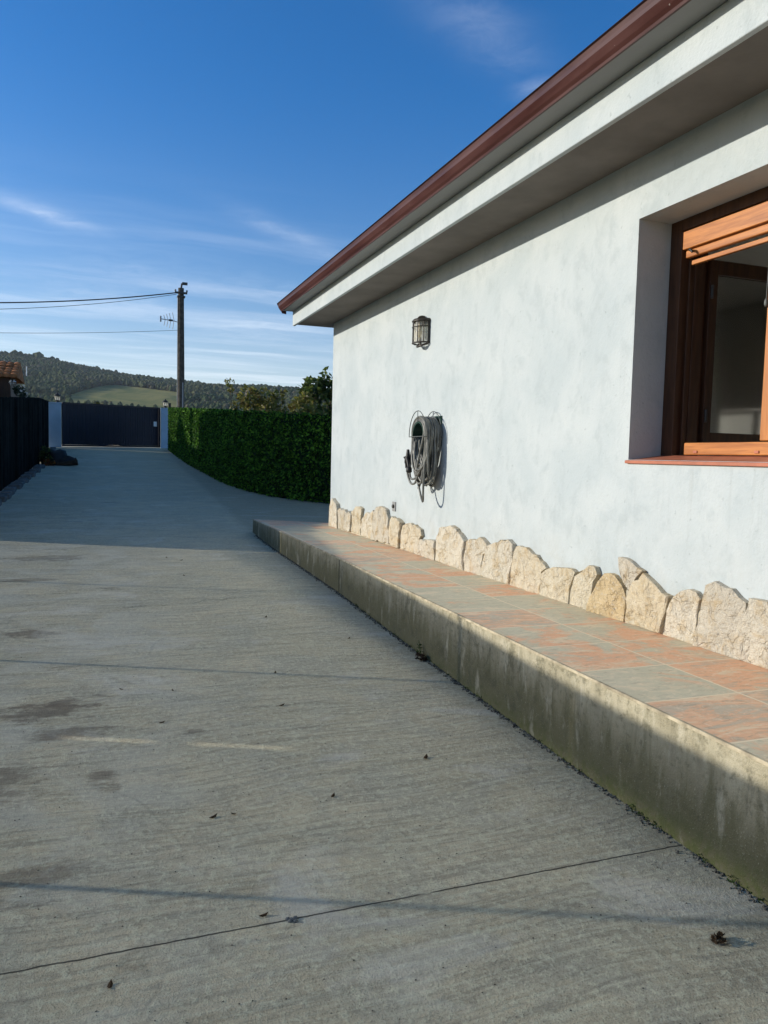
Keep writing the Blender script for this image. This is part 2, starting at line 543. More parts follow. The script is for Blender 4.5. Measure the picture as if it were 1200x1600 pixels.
def m_stone(N, b, out):
    p = N.coords()
    r = N.island()
    n1 = N.noise(p, 8, 6, 0.68, 0.8)
    n2 = N.noise(p, 24, 6, 0.7, 0.5)
    n3 = N.noise(N.mapping(p, (1, 1, 2.2), (0.5, 0, 0)), 20, 5, 0.7)
    n4 = N.noise(p, 75, 4, 0.7)
    cr = N.n('ShaderNodeValToRGB')
    cr.color_ramp.interpolation = 'CONSTANT'
    el = cr.color_ramp.elements
    cc = [(0.64, 0.57, 0.43), (0.60, 0.50, 0.35), (0.67, 0.61, 0.49), (0.58, 0.53, 0.43), (0.64, 0.55, 0.39), (0.60, 0.47, 0.28), (0.63, 0.58, 0.47)]
    while len(el) < len(cc): el.new(0.5)
    for i, q_ in enumerate(cc):
        el[i].position = i / len(cc); el[i].color = (*q_, 1)
    N.t.links.new(r, cr.inputs[0])
    c = cr.outputs[0]
    c = N.mix(N.map(n1, 0.46, 0.66, 0, 0.6), c, (0.50, 0.36, 0.18))
    c = N.mix(N.map(n3, 0.52, 0.68, 0, 0.5), c, (0.66, 0.61, 0.51))
    c = N.mix(N.map(n2, 0.54, 0.70, 0, 0.6), c, (0.36, 0.285, 0.18))
    c = N.mix(N.map(n4, 0.55, 0.72, 0, 0.5), c, (0.27, 0.22, 0.15))
    wq = N.n('ShaderNodeVectorMath', operation='ADD')
    nv = N.n('ShaderNodeTexNoise'); nv.inputs['Scale'].default_value = 7.0; nv.inputs['Detail'].default_value = 4
    N.t.links.new(p, nv.inputs['Vector'])
    ms_ = N.n('ShaderNodeVectorMath', operation='SCALE'); ms_.inputs['Scale'].default_value = 0.18
    N.t.links.new(nv.outputs[1], ms_.inputs[0])
    N.t.links.new(p, wq.inputs[0]); N.t.links.new(ms_.outputs[0], wq.inputs[1])
    crk = N.map(N.vor(wq.outputs[0], 6.5, 'DISTANCE_TO_EDGE'), 0.018, 0.004, 0, 0.32)
    crk = N.math('MULTIPLY', crk, N.map(n1, 0.42, 0.58))
    c = N.mix(crk, c, (0.20, 0.15, 0.09))
    h = N.math('ADD', N.math('MULTIPLY', n1, 1.1), N.math('ADD', N.math('MULTIPLY', n2, 0.7), N.math('MULTIPLY', n3, 0.6)))
    h = N.math('ADD', h, N.math('MULTIPLY', n4, 0.18))
    bump(N, b, N.math('SUBTRACT', h, N.math('MULTIPLY', crk, 0.7)), 1.0, 0.03)
    return c


def m_wood(N, b, out):
    p = N.coords()
    gr = N.noise(N.mapping(p, (14, 1.2, 14)), 2.2, 5, 0.6, 0.5)
    c = N.mix(N.map(gr, 0.3, 0.7), (0.33, 0.115, 0.028), (0.50, 0.195, 0.050))
    fl = N.noise(N.mapping(p, (60, 3, 60)), 2.0, 3)
    c = N.mix(N.map(fl, 0.52, 0.72, 0, 0.55), c, (0.20, 0.066, 0.018))
    return c


def m_woodv(N, b, out):
    p = N.coords()
    gr = N.noise(N.mapping(p, (14, 14, 1.2)), 2.2, 5, 0.6, 0.5)
    return N.mix(N.map(gr, 0.3, 0.7), (0.33, 0.115, 0.028), (0.50, 0.195, 0.050))


def m_dark_and_shaded_wood(N, b, out):  # oak with shade put into its colour on the window; plain dark timber elsewhere
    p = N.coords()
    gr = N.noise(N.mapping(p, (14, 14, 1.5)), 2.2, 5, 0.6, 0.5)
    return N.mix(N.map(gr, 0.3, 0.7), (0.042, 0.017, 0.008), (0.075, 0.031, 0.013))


def flat(c, var=0.15, scale=8.0):
    def fn(N, b, out):
        n = N.noise(N.coords(), scale, 5, 0.6)
        a = tuple(q * (1 - var) for q in c); d_ = tuple(q * (1 + var) for q in c)
        bump(N, b, N.noise(N.coords(), scale * 6, 3), 0.15, 0.004)
        return N.mix(N.map(n, 0.3, 0.7), a, d_)
    return fn


def leafmat(cols, trans=0.35):
    def fn(N, b, out):
        r = N.island()
        cr = N.n('ShaderNodeValToRGB')
        el = cr.color_ramp.elements
        while len(el) < len(cols): el.new(0.5)
        for i, c in enumerate(cols):
            el[i].position = i / max(1, len(cols) - 1)
            el[i].color = (*c, 1)
        N.t.links.new(r, cr.inputs[0])
        N.t.links.new(cr.outputs[0], b.inputs['Base Color'])
        tr = N.n('ShaderNodeBsdfTranslucent')
        N.t.links.new(cr.outputs[0], tr.inputs[0])
        ms = N.n('ShaderNodeMixShader')
        ms.inputs[0].default_value = trans
        N.t.links.new(b.outputs[0], ms.inputs[1]); N.t.links.new(tr.outputs[0], ms.inputs[2])
        N.t.links.new(ms.outputs[0], out.inputs[0])
        return None
    return fn


def glassy(tint, refl=0.12, rough=0.03):
    def fn(N, b, out):
        tr = N.n('ShaderNodeBsdfTransparent'); tr.inputs[0].default_value = (*tint, 1)
        gl = N.n('ShaderNodeBsdfGlossy'); gl.inputs[0].default_value = (1, 1, 1, 1); gl.inputs['Roughness'].default_value = rough
        fr = N.n('ShaderNodeFresnel'); fr.inputs[0].default_value = 1.45
        f = N.math('ADD', fr.outputs[0], refl, clamp=True)
        ms = N.n('ShaderNodeMixShader')
        N.t.links.new(f, ms.inputs[0]); N.t.links.new(tr.outputs[0], ms.inputs[1]); N.t.links.new(gl.outputs[0], ms.inputs[2])
        N.t.links.new(ms.outputs[0], out.inputs[0])
        return None
    return fn


def frosted(N, b, out):
    """seeded lantern glass: part clear, part scattering"""
    N.put(b.inputs['Base Color'], (0.90, 0.88, 0.80))
    tl = N.n('ShaderNodeBsdfTranslucent'); tl.inputs[0].default_value = (0.95, 0.91, 0.80, 1)
    tr = N.n('ShaderNodeBsdfTransparent'); tr.inputs[0].default_value = (0.97, 0.96, 0.92, 1)
    m1 = N.n('ShaderNodeMixShader'); m1.inputs[0].default_value = 0.5
    N.t.links.new(b.outputs[0], m1.inputs[1]); N.t.links.new(tl.outputs[0], m1.inputs[2])
    m2 = N.n('ShaderNodeMixShader')
    N.put(m2.inputs[0], N.map(N.noise(N.mapping(N.coords(), (1, 1, .4)), 40, 3), 0.4, 0.65, 0.35, 0.80))
    N.t.links.new(m1.outputs[0], m2.inputs[1]); N.t.links.new(tr.outputs[0], m2.inputs[2])
    N.t.links.new(m2.outputs[0], out.inputs[0])
    return None


def m_mesh(N, b, out):
    """woven shade net: lets part of the light through"""
    N.put(b.inputs['Base Color'], (0.02, 0.05, 0.03))
    tr = N.n('ShaderNodeBsdfTransparent')
    ms = N.n('ShaderNodeMixShader')
    w = N.noise(N.mapping(N.coords(), (1, 3, 0.6)), 1.6, 4)
    zz_ = N.xyz(N.coords())[2]
    N.put(ms.inputs[0], N.math('MULTIPLY', N.map(w, 0.3, 0.7, 0.41, 0.53), N.map(zz_, 1.22, 1.34, 1.0, 0.30)))   # top band made denser, added to darken the kerb wall
    N.t.links.new(b.outputs[0], ms.inputs[1]); N.t.links.new(tr.outputs[0], ms.inputs[2])
    N.t.links.new(ms.outputs[0], out.inputs[0])
    return None


def m_grass(N, b, out):
    p = N.coords()
    n = N.noise(p, 0.25, 6, 0.65)
    n2 = N.noise(p, 6, 5, 0.7)
    c = N.mix(N.map(n, 0.35, 0.65), (0.055, 0.075, 0.022), (0.12, 0.13, 0.04))
    return N.mix(N.map(n2, 0.4, 0.7, 0, 0.5), c, (0.035, 0.05, 0.015))


def m_field(N, b, out):
    p = N.coords()
    n = N.noise(N.mapping(p, (1, 0.35, 1)), 0.035, 6, 0.65, 0.6)
    n2 = N.noise(p, 0.5, 5, 0.7)
    c = N.mix(N.map(n, 0.35, 0.62), (0.12, 0.145, 0.045), (0.27, 0.24, 0.08))
    return N.mix(N.map(n2, 0.45, 0.75, 0, 0.45), c, (0.12, 0.14, 0.05))


def m_forest(N, b, out):
    p = N.coords()
    r = N.island()
    plot = N.noise(p, 0.007, 4, 0.6, 1.0)
    leafy = N.noise(p, 0.9, 4, 0.7)
    c = N.mix(N.map(plot, 0.42, 0.56), (0.050, 0.088, 0.036), (0.105, 0.115, 0.055))
    c = N.mix(N.map(r, 0.2, 1.0, 0.0, 0.7), c, (0.14, 0.165, 0.06))
    c = N.mix(N.map(r, 0.86, 0.92, 0, 0.7), c, (0.16, 0.12, 0.09))
    c = N.mix(N.map(leafy, 0.42, 0.62, 0.6, 0.0), c, (0.035, 0.05, 0.032))
    bump(N, b, leafy, 1.0, 0.9)
    return c


M = {}
for nm, fn, ro, sp in (
    ('concrete', m_concrete, 0.82, 0.25), ('stucco', m_stucco, 0.9, 0.15), ('soffit', m_soffit, 0.9, 0.1), ('gutter', m_gutter, 0.5, 0.25),
    ('greyboard', m_greyboard, 0.6, 0.3), ('tile', m_tile, 0.55, 0.35), ('moss', m_moss, 0.9, 0.15), ('stone', m_stone, 0.9, 0.15),
    ('wood', m_wood, 0.42, 0.4), ('woodv', m_woodv, 0.42, 0.4), ('dark_and_shaded_wood', m_dark_and_shaded_wood, 0.5, 0.3), ('sill', flat((0.40, 0.135, 0.075), 0.15), 0.5, 0.4),
    ('rust_tile', flat((0.40, 0.155, 0.06), 0.45, 5), 0.85, 0.15), ('rooftile', flat((0.28, 0.11, 0.06), 0.3), 0.8, 0.2), ('room', flat((0.82, 0.81, 0.77), 0.04, 2), 0.9, 0.1), ('black', flat((0.018, 0.017, 0.016), 0.3), 0.5, 0.4),
    ('iron', flat((0.045, 0.040, 0.034), 0.3, 20), 0.45, 0.5), ('bronze', flat((0.040, 0.033, 0.027), 0.3, 20), 0.45, 0.4), ('hose', flat((0.145, 0.145, 0.128), 0.4, 9), 0.42, 0.45),
    ('greenplastic', flat((0.012, 0.045, 0.032), 0.2), 0.4, 0.4), ('wire', flat((0.10, 0.11, 0.105), 0.1), 0.5, 0.4), ('navy', flat((0.008, 0.010, 0.022), 0.15, 3), 0.5, 0.3),
    ('pillar', flat((0.40, 0.50, 0.58), 0.08, 2), 0.85, 0.2), ('white', flat((0.75, 0.75, 0.73), 0.06), 0.6, 0.3), ('polewood', flat((0.085, 0.075, 0.062), 0.35, 6), 0.9, 0.1),
    ('steel', flat((0.30, 0.30, 0.30), 0.2, 10), 0.45, 0.5), ('cable', flat((0.02, 0.02, 0.022), 0.1), 0.6, 0.3), ('reed', flat((0.010, 0.014, 0.014), 0.45, 3), 0.9, 0.05),
    ('kerbstone', flat((0.16, 0.17, 0.17), 0.25, 5), 0.9, 0.1), ('bark', flat((0.07, 0.05, 0.035), 0.35, 12), 0.9, 0.1), ('tarp', flat((0.018, 0.016, 0.017), 0.3, 6), 0.6, 0.3),
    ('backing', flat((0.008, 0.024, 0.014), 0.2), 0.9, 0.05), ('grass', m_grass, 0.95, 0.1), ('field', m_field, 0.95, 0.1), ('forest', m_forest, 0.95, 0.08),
    ('shade_net', m_mesh, 0.9, 0.1), ('plaster', flat((0.55, 0.50, 0.42), 0.1, 2), 0.9, 0.1), ('glass', glassy((0.86, 0.88, 0.88), 0.05), 0.1, 0.5),
    ('leafglass', glassy((0.9, 0.91, 0.9), 0.16, 0.06), 0.1, 0.5), ('lampglass', frosted, 0.2, 0.5), ('darkglass', glassy((0.5, 0.5, 0.52), 0.05), 0.1, 0.5), ('bulb', flat((0.75, 0.62, 0.38), 0.1), 0.3, 0.5),
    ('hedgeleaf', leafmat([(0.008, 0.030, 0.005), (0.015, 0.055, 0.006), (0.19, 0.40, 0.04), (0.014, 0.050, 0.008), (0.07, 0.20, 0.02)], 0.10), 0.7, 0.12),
    ('bushleaf', leafmat([(0.07, 0.085, 0.018), (0.17, 0.18, 0.032), (0.28, 0.26, 0.05), (0.10, 0.07, 0.025), (0.34, 0.34, 0.12)], 0.35), 0.5, 0.3),
    ('fruitleaf', leafmat([(0.025, 0.045, 0.012), (0.05, 0.085, 0.018), (0.17, 0.22, 0.04), (0.035, 0.05, 0.02)], 0.35), 0.5, 0.3),
    ('redleaf', leafmat([(0.22, 0.07, 0.02), (0.34, 0.12, 0.025), (0.16, 0.04, 0.015), (0.40, 0.18, 0.04)], 0.35), 0.6, 0.2),
    ('darkleaf', leafmat([(0.015, 0.03, 0.018), (0.025, 0.045, 0.022), (0.04, 0.06, 0.03)], 0.2), 0.6, 0.2),
    ('palmleaf', leafmat([(0.03, 0.045, 0.014), (0.07, 0.07, 0.02), (0.045, 0.06, 0.018)], 0.2), 0.5, 0.3),
    ('dryleaf', leafmat([(0.045, 0.03, 0.018), (0.07, 0.045, 0.025), (0.03, 0.022, 0.016)], 0.1), 0.8, 0.1),
    ('weed', leafmat([(0.03, 0.06, 0.012), (0.06, 0.10, 0.02)], 0.3), 0.6, 0.2),
    ('petal', flat((0.7, 0.68, 0.66), 0.05), 0.8, 0.1), ('gravel', flat((0.11, 0.105, 0.09), 0.5, 30), 0.95, 0.1),
    ('bed', flat((0.43, 0.385, 0.29), 0.22, 16), 0.95, 0.1), ('netting', flat((0.80, 0.80, 0.76), 0.06, 4), 0.9, 0.1), ('mortar', flat((0.42, 0.36, 0.25), 0.35, 14), 0.9, 0.1), ('curtain', flat((0.42, 0.43, 0.40), 0.05), 0.9, 0.1), ('orange', flat((0.30, 0.07, 0.02), 0.2), 0.6, 0.3),
):
    M[nm] = mat(nm, fn, ro, sp)

RNG = np.random.default_rng(7)
random.seed(7)

# ------------------------------------------------------------------ ground
def sheet(name, xs, ys, zf, m, kind='structure', smooth=True):
    mb = MB()
    vs = [(x, y, zf(x, y)) for y in ys for x in xs]
    nx = len(xs)
    fs = [(j * nx + i, j * nx + i + 1, (j + 1) * nx + i + 1, (j + 1) * nx + i) for j in range(len(ys) - 1) for i in range(nx - 1)]
    mb.add(vs, fs, smooth)
    return tag(mb.build(name, m), kind=kind)


def far(y):
    return g(min(y, 60.0))


sheet('ground', [-900, -300, -80, -30, -12, -4, 0, 4, 9, 15, 40, 120, 400, 900],
      [-900, -300, -60, -10, 0] + [1 + i * 1.0 for i in range(60)] + [70, 90], lambda x, y: far(y) - 0.05, M['grass'])
sheet('driveway', [-2.3 + 0.5 * i for i in range(26)], [-9 + 0.5 * i for i in range(113)], lambda x, y: g(y), M['concrete'])


# ------------------------------------------------------------------ terrace
def ex(y):
    """terrace outer edge"""
    return float(np.interp(y, [-9, 1.87, 3.76, 5.65, 7.03, 11.5], [1.95, 2.067, 2.103, 2.133, 2.160, 2.166]))


TZ = 0.477
ys = [-8.9 + 0.3 * i for i in range(68)] + [11.5]
mb = MB()
n = len(ys)
for i, y in enumerate(ys):
    pass
# wall of the raised walkway, with a slightly irregular face
cols = []
vs = []
for y in ys:
    for z in (-0.1, 0.1, 0.22, 0.34, 0.468):
        vs.append((ex(y) + 0.004 * mnoise.noise(Vector((y * 2, z * 6, 1))), y, z))
k = 5
fs = [(i * k + j, i * k + j + 1, (i + 1) * k + j + 1, (i + 1) * k + j) for i in range(n - 1) for j in range(k - 1)]
b0 = len(vs)
endp = [(ex(11.5), 11.5), (3.2, 10.70), (3.2, -8.9)]
for (x, y) in endp[1:]:
    vs += [(x, y, -0.1), (x, y, 0.468)]
e0 = (n - 1) * k
fs += [tuple(range(e0, e0 + k)) + (b0 + 1, b0)]
fs += [(b0, b0 + 1, b0 + 3, b0 + 2)]
mb.add(vs, fs)
tag(mb.build('kerb_wall', M['moss']), kind='structure')
# paving slab sheet: 25 mm thick, 6 mm overhang
mb = MB()
top = []
for y in ys:
    top.append((ex(y) - 0.006, y))
poly = top + [(3.2, 10.70), (3.2, -8.9)]
vs = [(x, y, 0.4685) for x, y in poly] + [(x, y, TZ) for x, y in poly]
m_ = len(poly)
fs = [(i, m_ + i, m_ + (i + 1) % m_, (i + 1) % m_) for i in range(m_)]
# top as strips
vs2 = []
for (x, y) in top:
    vs2 += [(x, y, TZ), (3.2, min(y, 10.70 + (3.2 - 3.2)), TZ)]
fs2 = [(2 * i, 2 * i + 1, 2 * i + 3, 2 * i + 2) for i in range(len(top) - 1)]
mb.add(vs, fs)
mb.add(vs2, fs2)
o = mb.build('terrace_pavement', M['tile'])
tag(o, kind='structure')
# mortar nosing along the tile edge
mb = MB()
for y0, y1 in zip(ys[:-1], ys[1:]):
    w0 = 0.003 + 0.003 * mnoise.noise(Vector((y0 * 5, 0, 0)))
    a, b_ = ex(y0) - 0.012, ex(y1) - 0.012
    vs = [(a, y0, 0.467), (a + .003, y0, 0.4785), (a + w0 + .012, y0, 0.4785), (a + w0 + .012, y0, 0.467),
          (b_, y1, 0.467), (b_ + .003, y1, 0.4785), (b_ + w0 + .012, y1, 0.4785), (b_ + w0 + .012, y1, 0.467)]
    mb.add(vs, [(0, 1, 5, 4), (1, 2, 6, 5)])
tag(mb.build('terrace_edge', M['mortar']), kind='structure')

# ------------------------------------------------------------------ house
WX = 3.045
YC = 10.38
Y0 = -8.0
E = 0.35                     # gable overhang
house = thing('house', 'pale grey-blue rendered bungalow with brown gutter and deep eaves on the right', 'house', (WX, YC, 0.2))
ZT = 3.56
WIN = (2.46, 3.92, 1.47, 2.913)    # y0 y1 z0 z1
mb = MB()
RD = 0.24
t = RD
y0w, y1w, z0w, z1w = WIN
# outer leaf of the front wall around the opening (butted pieces)
mb.add([(WX, Y0, 0), (WX, y0w, 0), (WX, y0w, ZT), (WX, Y0, ZT)], [(0, 1, 2, 3)])
mb.add([(WX, y1w, 0), (WX, YC, 0), (WX, YC, ZT), (WX, y1w, ZT)], [(0, 1, 2, 3)])
mb.add([(WX, y0w, 0), (WX, y1w, 0), (WX, y1w, z0w), (WX, y0w, z0w)], [(0, 1, 2, 3)])
mb.add([(WX, y0w, z1w), (WX, y1w, z1w), (WX, y1w, ZT), (WX, y0w, ZT)], [(0, 1, 2, 3)])
XR = WX + 0.42
mb.add([(WX, y1w, z0w), (WX, y1w, z1w), (XR, y1w, z1w), (XR, y1w, z0w)], [(0, 1, 2, 3)])
mb.add([(WX, y0w, z0w), (WX, y0w, z1w), (XR, y0w, z1w), (XR, y0w, z0w)], [(0, 1, 2, 3)])
mb.add([(WX, y0w, z1w), (WX, y1w, z1w), (XR, y1w, z1w), (XR, y0w, z1w)], [(0, 1, 2, 3)])
mb.add([(WX, y0w, z0w), (WX, y1w, z0w), (XR, y1w, z0w), (XR, y0w, z0w)], [(0, 1, 2, 3)])
# other outside walls with gables
XB = 11.0
RX = (WX + XB) / 2
ridge = 3.56 + (RX - 2.45) * 0.36
for yy in (Y0, YC):
    mb.add([(WX, yy, 0), (XB, yy, 0), (XB, yy, ZT), (RX, yy, ridge - .16), (WX, yy, ZT)], [(0, 1, 2, 3, 4)])
mb.add([(XB, Y0, 0), (XB, YC, 0), (XB, YC, ZT), (XB, Y0, ZT)], [(0, 1, 2, 3)])
mb.build('wall', M['stucco'], house)
# room behind the window
mb = MB()
x0, x1, ya, yb, za, zb = XR, 5.6, 0.2, 4.7, 0.60, 2.92
mb.add([(x0, ya, za), (x1, ya, za), (x1, yb, za), (x0, yb, za)], [(0, 1, 2, 3)])
mb.add([(x0, ya, zb), (x1, ya, zb), (x1, yb, zb), (x0, yb, zb)], [(0, 1, 2, 3)])
mb.add([(x1, ya, za), (x1, yb, za), (x1, yb, zb), (x1, ya, zb)], [(0, 1, 2, 3)])
for yy in (ya, yb):
    mb.add([(x0, yy, za), (x1, yy, za), (x1, yy, zb), (x0, yy, zb)], [(0, 1, 2, 3)])
for (a, b_, c_, d_) in ((ya, y0w, za, zb), (y1w, yb, za, zb), (y0w, y1w, za, z0w), (y0w, y1w, z1w, zb)):
    mb.add([(x0, a, c_), (x0, b_, c_), (x0, b_, d_), (x0, a, d_)], [(0, 1, 2, 3)])
mb.build('room_wall', M['room'], house)

# eaves: fascia band, soffit, board under the gutter, gutter
FX = 2.548
FZ0, FZ1 = 3.254, 3.452
YE = YC + E
mb = MB()
mb.prism([(FX, FZ0), (FX + 0.036, FZ0), (FX + 0.036, FZ1), (FX, FZ1)], Y0, YE)
mb.build('fascia', M['stucco'], house, 0.006, 3)
mb = MB()
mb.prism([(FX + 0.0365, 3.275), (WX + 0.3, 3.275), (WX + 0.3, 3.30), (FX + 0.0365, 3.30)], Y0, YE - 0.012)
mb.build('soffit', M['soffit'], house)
mb = MB()
mb.prism([(FX + .0365, 3.268), (FX + .052, 3.268), (FX + .052, 3.2745), (FX + .0365, 3.2745)], Y0, YE - .013)
mb.build('gap_shade_strip', M['black'], house)  # black strip standing in for the shade in the groove behind the fascia
mb = MB()
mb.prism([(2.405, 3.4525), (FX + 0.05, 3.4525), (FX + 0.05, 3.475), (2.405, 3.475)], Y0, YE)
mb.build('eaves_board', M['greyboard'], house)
mb = MB()
prof = [(2.332, 3.556), (2.345, 3.552), (2.350, 3.530), (2.352, 3.510), (2.372, 3.478), (2.388, 3.462), (2.392, 3.449), (2.404, 3.449),
        (2.404, 3.476), (2.470, 3.478), (2.470, 3.556), (2.462, 3.556), (2.462, 3.486), (2.40, 3.482), (2.362, 3.52), (2.357, 3.556), (2.350, 3.562), (2.338, 3.562)]
mb.prism(prof, Y0, YE + 0.06)
gu = mb.build('gutter', M['gutter'], house)
mb = MB()
mb.prism([(2.334, 3.555), (2.356, 3.51), (2.39, 3.462), (2.405, 3.452), (2.405, 3.43), (2.47, 3.42), (2.47, 3.556)], YE + 0.061, YE + 0.066)
mb.build('end_cap', M['gutter'], gu)
# roof with tile courses
mb = MB()
nr = 40
for s in (1, -1):
    for i in range(22):
        a0, a1 = i / 22, (i + 1) / 22
        def P(a):
            xx = 2.44 + (RX - 2.44) * a
            zz = 3.57 + (xx - 2.44) * 0.36
            return (xx if s > 0 else 2 * RX - xx, zz)
        p0, p1 = P(a0), P(a1)
        up = 0.028
        mb.prism([(p0[0], p0[1]), (p1[0], p1[1]), (p1[0], p1[1] + 0.012), (p0[0], p0[1] + up)], Y0 - E, YE)
mb.build('roof', M['rooftile'], house)

# stone skirting on the wall foot: every stone traced, then built with depth
def onx(px, py, x):
    r = FWD * 1202 + RIGHT * (px - 600) - UP * (py - 800)
    k = (x - CAMPOS.x) / r.x
    return CAMPOS + r * k


STONES = [
    [(516, 822), (516.5, 790), (519, 779), (523, 780), (526, 784), (529, 796), (528, 826)],
    [(529, 826), (529, 797), (532, 795), (540, 797), (545, 806), (542, 828)],
    [(542.5, 828), (544, 808), (547, 797), (550, 806), (549, 831)],
    [(550, 831), (551, 800), (558, 790), (563, 790), (566, 796), (564, 803), (563, 835)],
    [(564, 836), (566, 810), (573, 801), (577, 803), (582, 797), (582.5, 812), (581, 842)],
    [(582, 842), (584, 800), (588, 791), (596, 792), (604, 797), (608, 810), (609, 822), (609.5, 850)],
    [(610.5, 850), (610, 815), (614, 808), (624, 812), (628, 818), (625, 856)],
    [(626, 856), (627, 822), (635, 818), (648, 819), (657, 827), (660, 836), (655, 843), (646, 864)],
    [(647, 864), (651, 846), (662, 843), (682, 845), (681, 876)],
    [(682, 876), (683, 840), (688, 825), (697, 822), (710, 823), (720, 833), (728, 848), (727, 892)],
    [(728, 892), (730, 848), (738, 841), (752, 841), (762, 849), (766, 857), (757, 868), (753, 900)],
    [(754, 900), (758, 870), (763, 855), (775, 846), (795, 845), (803, 850), (801, 875), (795, 914)],
    [(796, 914), (802, 880), (806, 853), (822, 858), (838, 868), (853, 887), (846, 895), (844, 930)],
    [(845, 930), (848, 896), (856, 889), (866, 887), (893, 889), (898, 893), (891, 918), (889, 944)],
    [(890, 944), (895, 912), (905, 892), (920, 885), (932, 887), (934, 900), (927, 920), (918, 954)],
    [(919, 954), (928, 922), (935, 905), (945, 895), (960, 900), (972, 912), (978, 935), (976, 972)],
    [(972, 908), (967, 897), (966, 870), (975, 870), (980, 873), (1004, 894), (990, 905), (982, 925)],
    [(977, 972), (980, 935), (990, 909), (1004, 895), (1025, 915), (1046, 933), (1040, 955), (1034, 990)],
    [(1035, 990), (1041, 955), (1052, 932), (1075, 918), (1090, 925), (1097, 940), (1092, 960), (1085, 1008)],
    [(1086, 1008), (1093, 968), (1098, 945), (1105, 915), (1118, 910), (1145, 922), (1167, 940), (1163, 965), (1159, 1032)],
    [(1160, 1032), (1165, 965), (1172, 932), (1190, 938), (1215, 945), (1222, 985), (1214, 1055)],
]
polys = []
for s in STONES:
    polys.append([(onx(px, py, WX - 0.03).y, max(TZ - 0.004, onx(px, py, WX - 0.03).z)) for px, py in s])
yy = 2.70
while yy > -4:
    w = random.uniform(.16, .34)
    h = random.uniform(.2, .42)
    polys.append([(yy, TZ), (yy - .01, TZ + h * .7), (yy - w * .3, TZ + h), (yy - w * .7, TZ + h * .9), (yy - w * .95, TZ + h * .55), (yy - w + .01, TZ)])
    yy -= w
mb = MB()
for pi, pl in enumerate(polys):
    rr = random.Random(pi * 13 + 5)
    # refine and roughen the outline
    out_ = []
    for i in range(len(pl)):
        a, b_ = pl[i], pl[(i + 1) % len(pl)]
        L = math.hypot(a[0] - b_[0], a[1] - b_[1])
        kk = max(1, int(L / 0.045))
        for q in range(kk):
            f_ = q / kk
            jit = 0 if (a[1] < TZ + .01 and b_[1] < TZ + .01) else 0.013
            out_.append((a[0] + (b_[0] - a[0]) * f_ + rr.uniform(-jit, jit), a[1] + (b_[1] - a[1]) * f_ + rr.uniform(-jit, jit)))
    cy_ = sum(p[0] for p in out_) / len(out_); cz_ = sum(p[1] for p in out_) / len(out_)
    n_ = len(out_)
    th = rr.uniform(0.036, 0.062)
    tl, tm = rr.uniform(-.04, .04), rr.uniform(-.03, .03)
    rings = []
    for (sc_, dx_) in ((1.0, 0.0), (0.995, th * .80), (0.975, th * .97), (0.93, th), (0.55, th * 1.04)):
        ring = []
        for (yv_, zv_) in out_:
            y_ = cy_ + (yv_ - cy_) * sc_; z_ = cz_ + (zv_ - cz_) * sc_
            z_ = max(z_, TZ - .004)
            dd = dx_ + (tl * (y_ - cy_) + tm * (z_ - cz_)) * (1 if dx_ > 0 else 0)
            if dx_ > th * .8:
                dd += 0.016 * mnoise.noise(Vector((y_ * 9, z_ * 9, pi))) + 0.008 * mnoise.noise(Vector((y_ * 30, z_ * 30, pi))) - 0.006
            ring.append((WX - 0.001 - max(0, dd), y_, z_))
        rings += ring
    fs = []
    for r_ in range(4):
        for i in range(n_):
            j = (i + 1) % n_
            fs.append((r_ * n_ + i, r_ * n_ + j, (r_ + 1) * n_ + j, (r_ + 1) * n_ + i))
    rings.append((WX - th * 1.08, cy_, cz_))
    cidx = len(rings) - 1
    for i in range(n_):
        fs.append((4 * n_ + i, 4 * n_ + (i + 1) % n_, cidx))
    mb.add(rings, fs)
# mortar bed that fills between the stones
tops = []
for k_ in range(420):
    yk = 10.36 - k_ * 0.034
    hh_ = []
    for pl in polys:
        ysq = [p[0] for p in pl]
        if min(ysq) - .03 <= yk <= max(ysq) + .03:
            pts_ = [p[1] for p in pl if abs(p[0] - yk) < .11]
            if pts_: hh_.append(max(pts_))
    tops.append((yk, (min(hh_) if hh_ else TZ + .2)))
vs = []
for k_, (yk, zt) in enumerate(tops):
    w_ = tops[max(0, k_ - 3):k_ + 4]
    zt = TZ + (sum(t_[1] for t_ in w_) / len(w_) - TZ) * .72 + .012 * mnoise.noise(Vector((yk * 9, 0, 4)))
    d0 = .024 + .008 * mnoise.noise(Vector((yk * 12, 3, 4)))
    vs += [(WX - .0005, yk, zt), (WX - d0 * .7, yk, zt - .012), (WX - d0, yk, zt - .04), (WX - d0 - .004, yk, TZ - .004)]
mm = MB()
mm.add(vs, [(4 * i + a, 4 * i + 4 + a, 4 * i + 5 + a, 4 * i + 1 + a) for i in range(len(tops) - 1) for a in range(3)], True)
mm.build('mortar_bed', M['bed'], house)
mb.build('stone_skirting', M['stone'], house)

# ------------------------------------------------------------------ window
mb = MB()
FXX = WX + RD
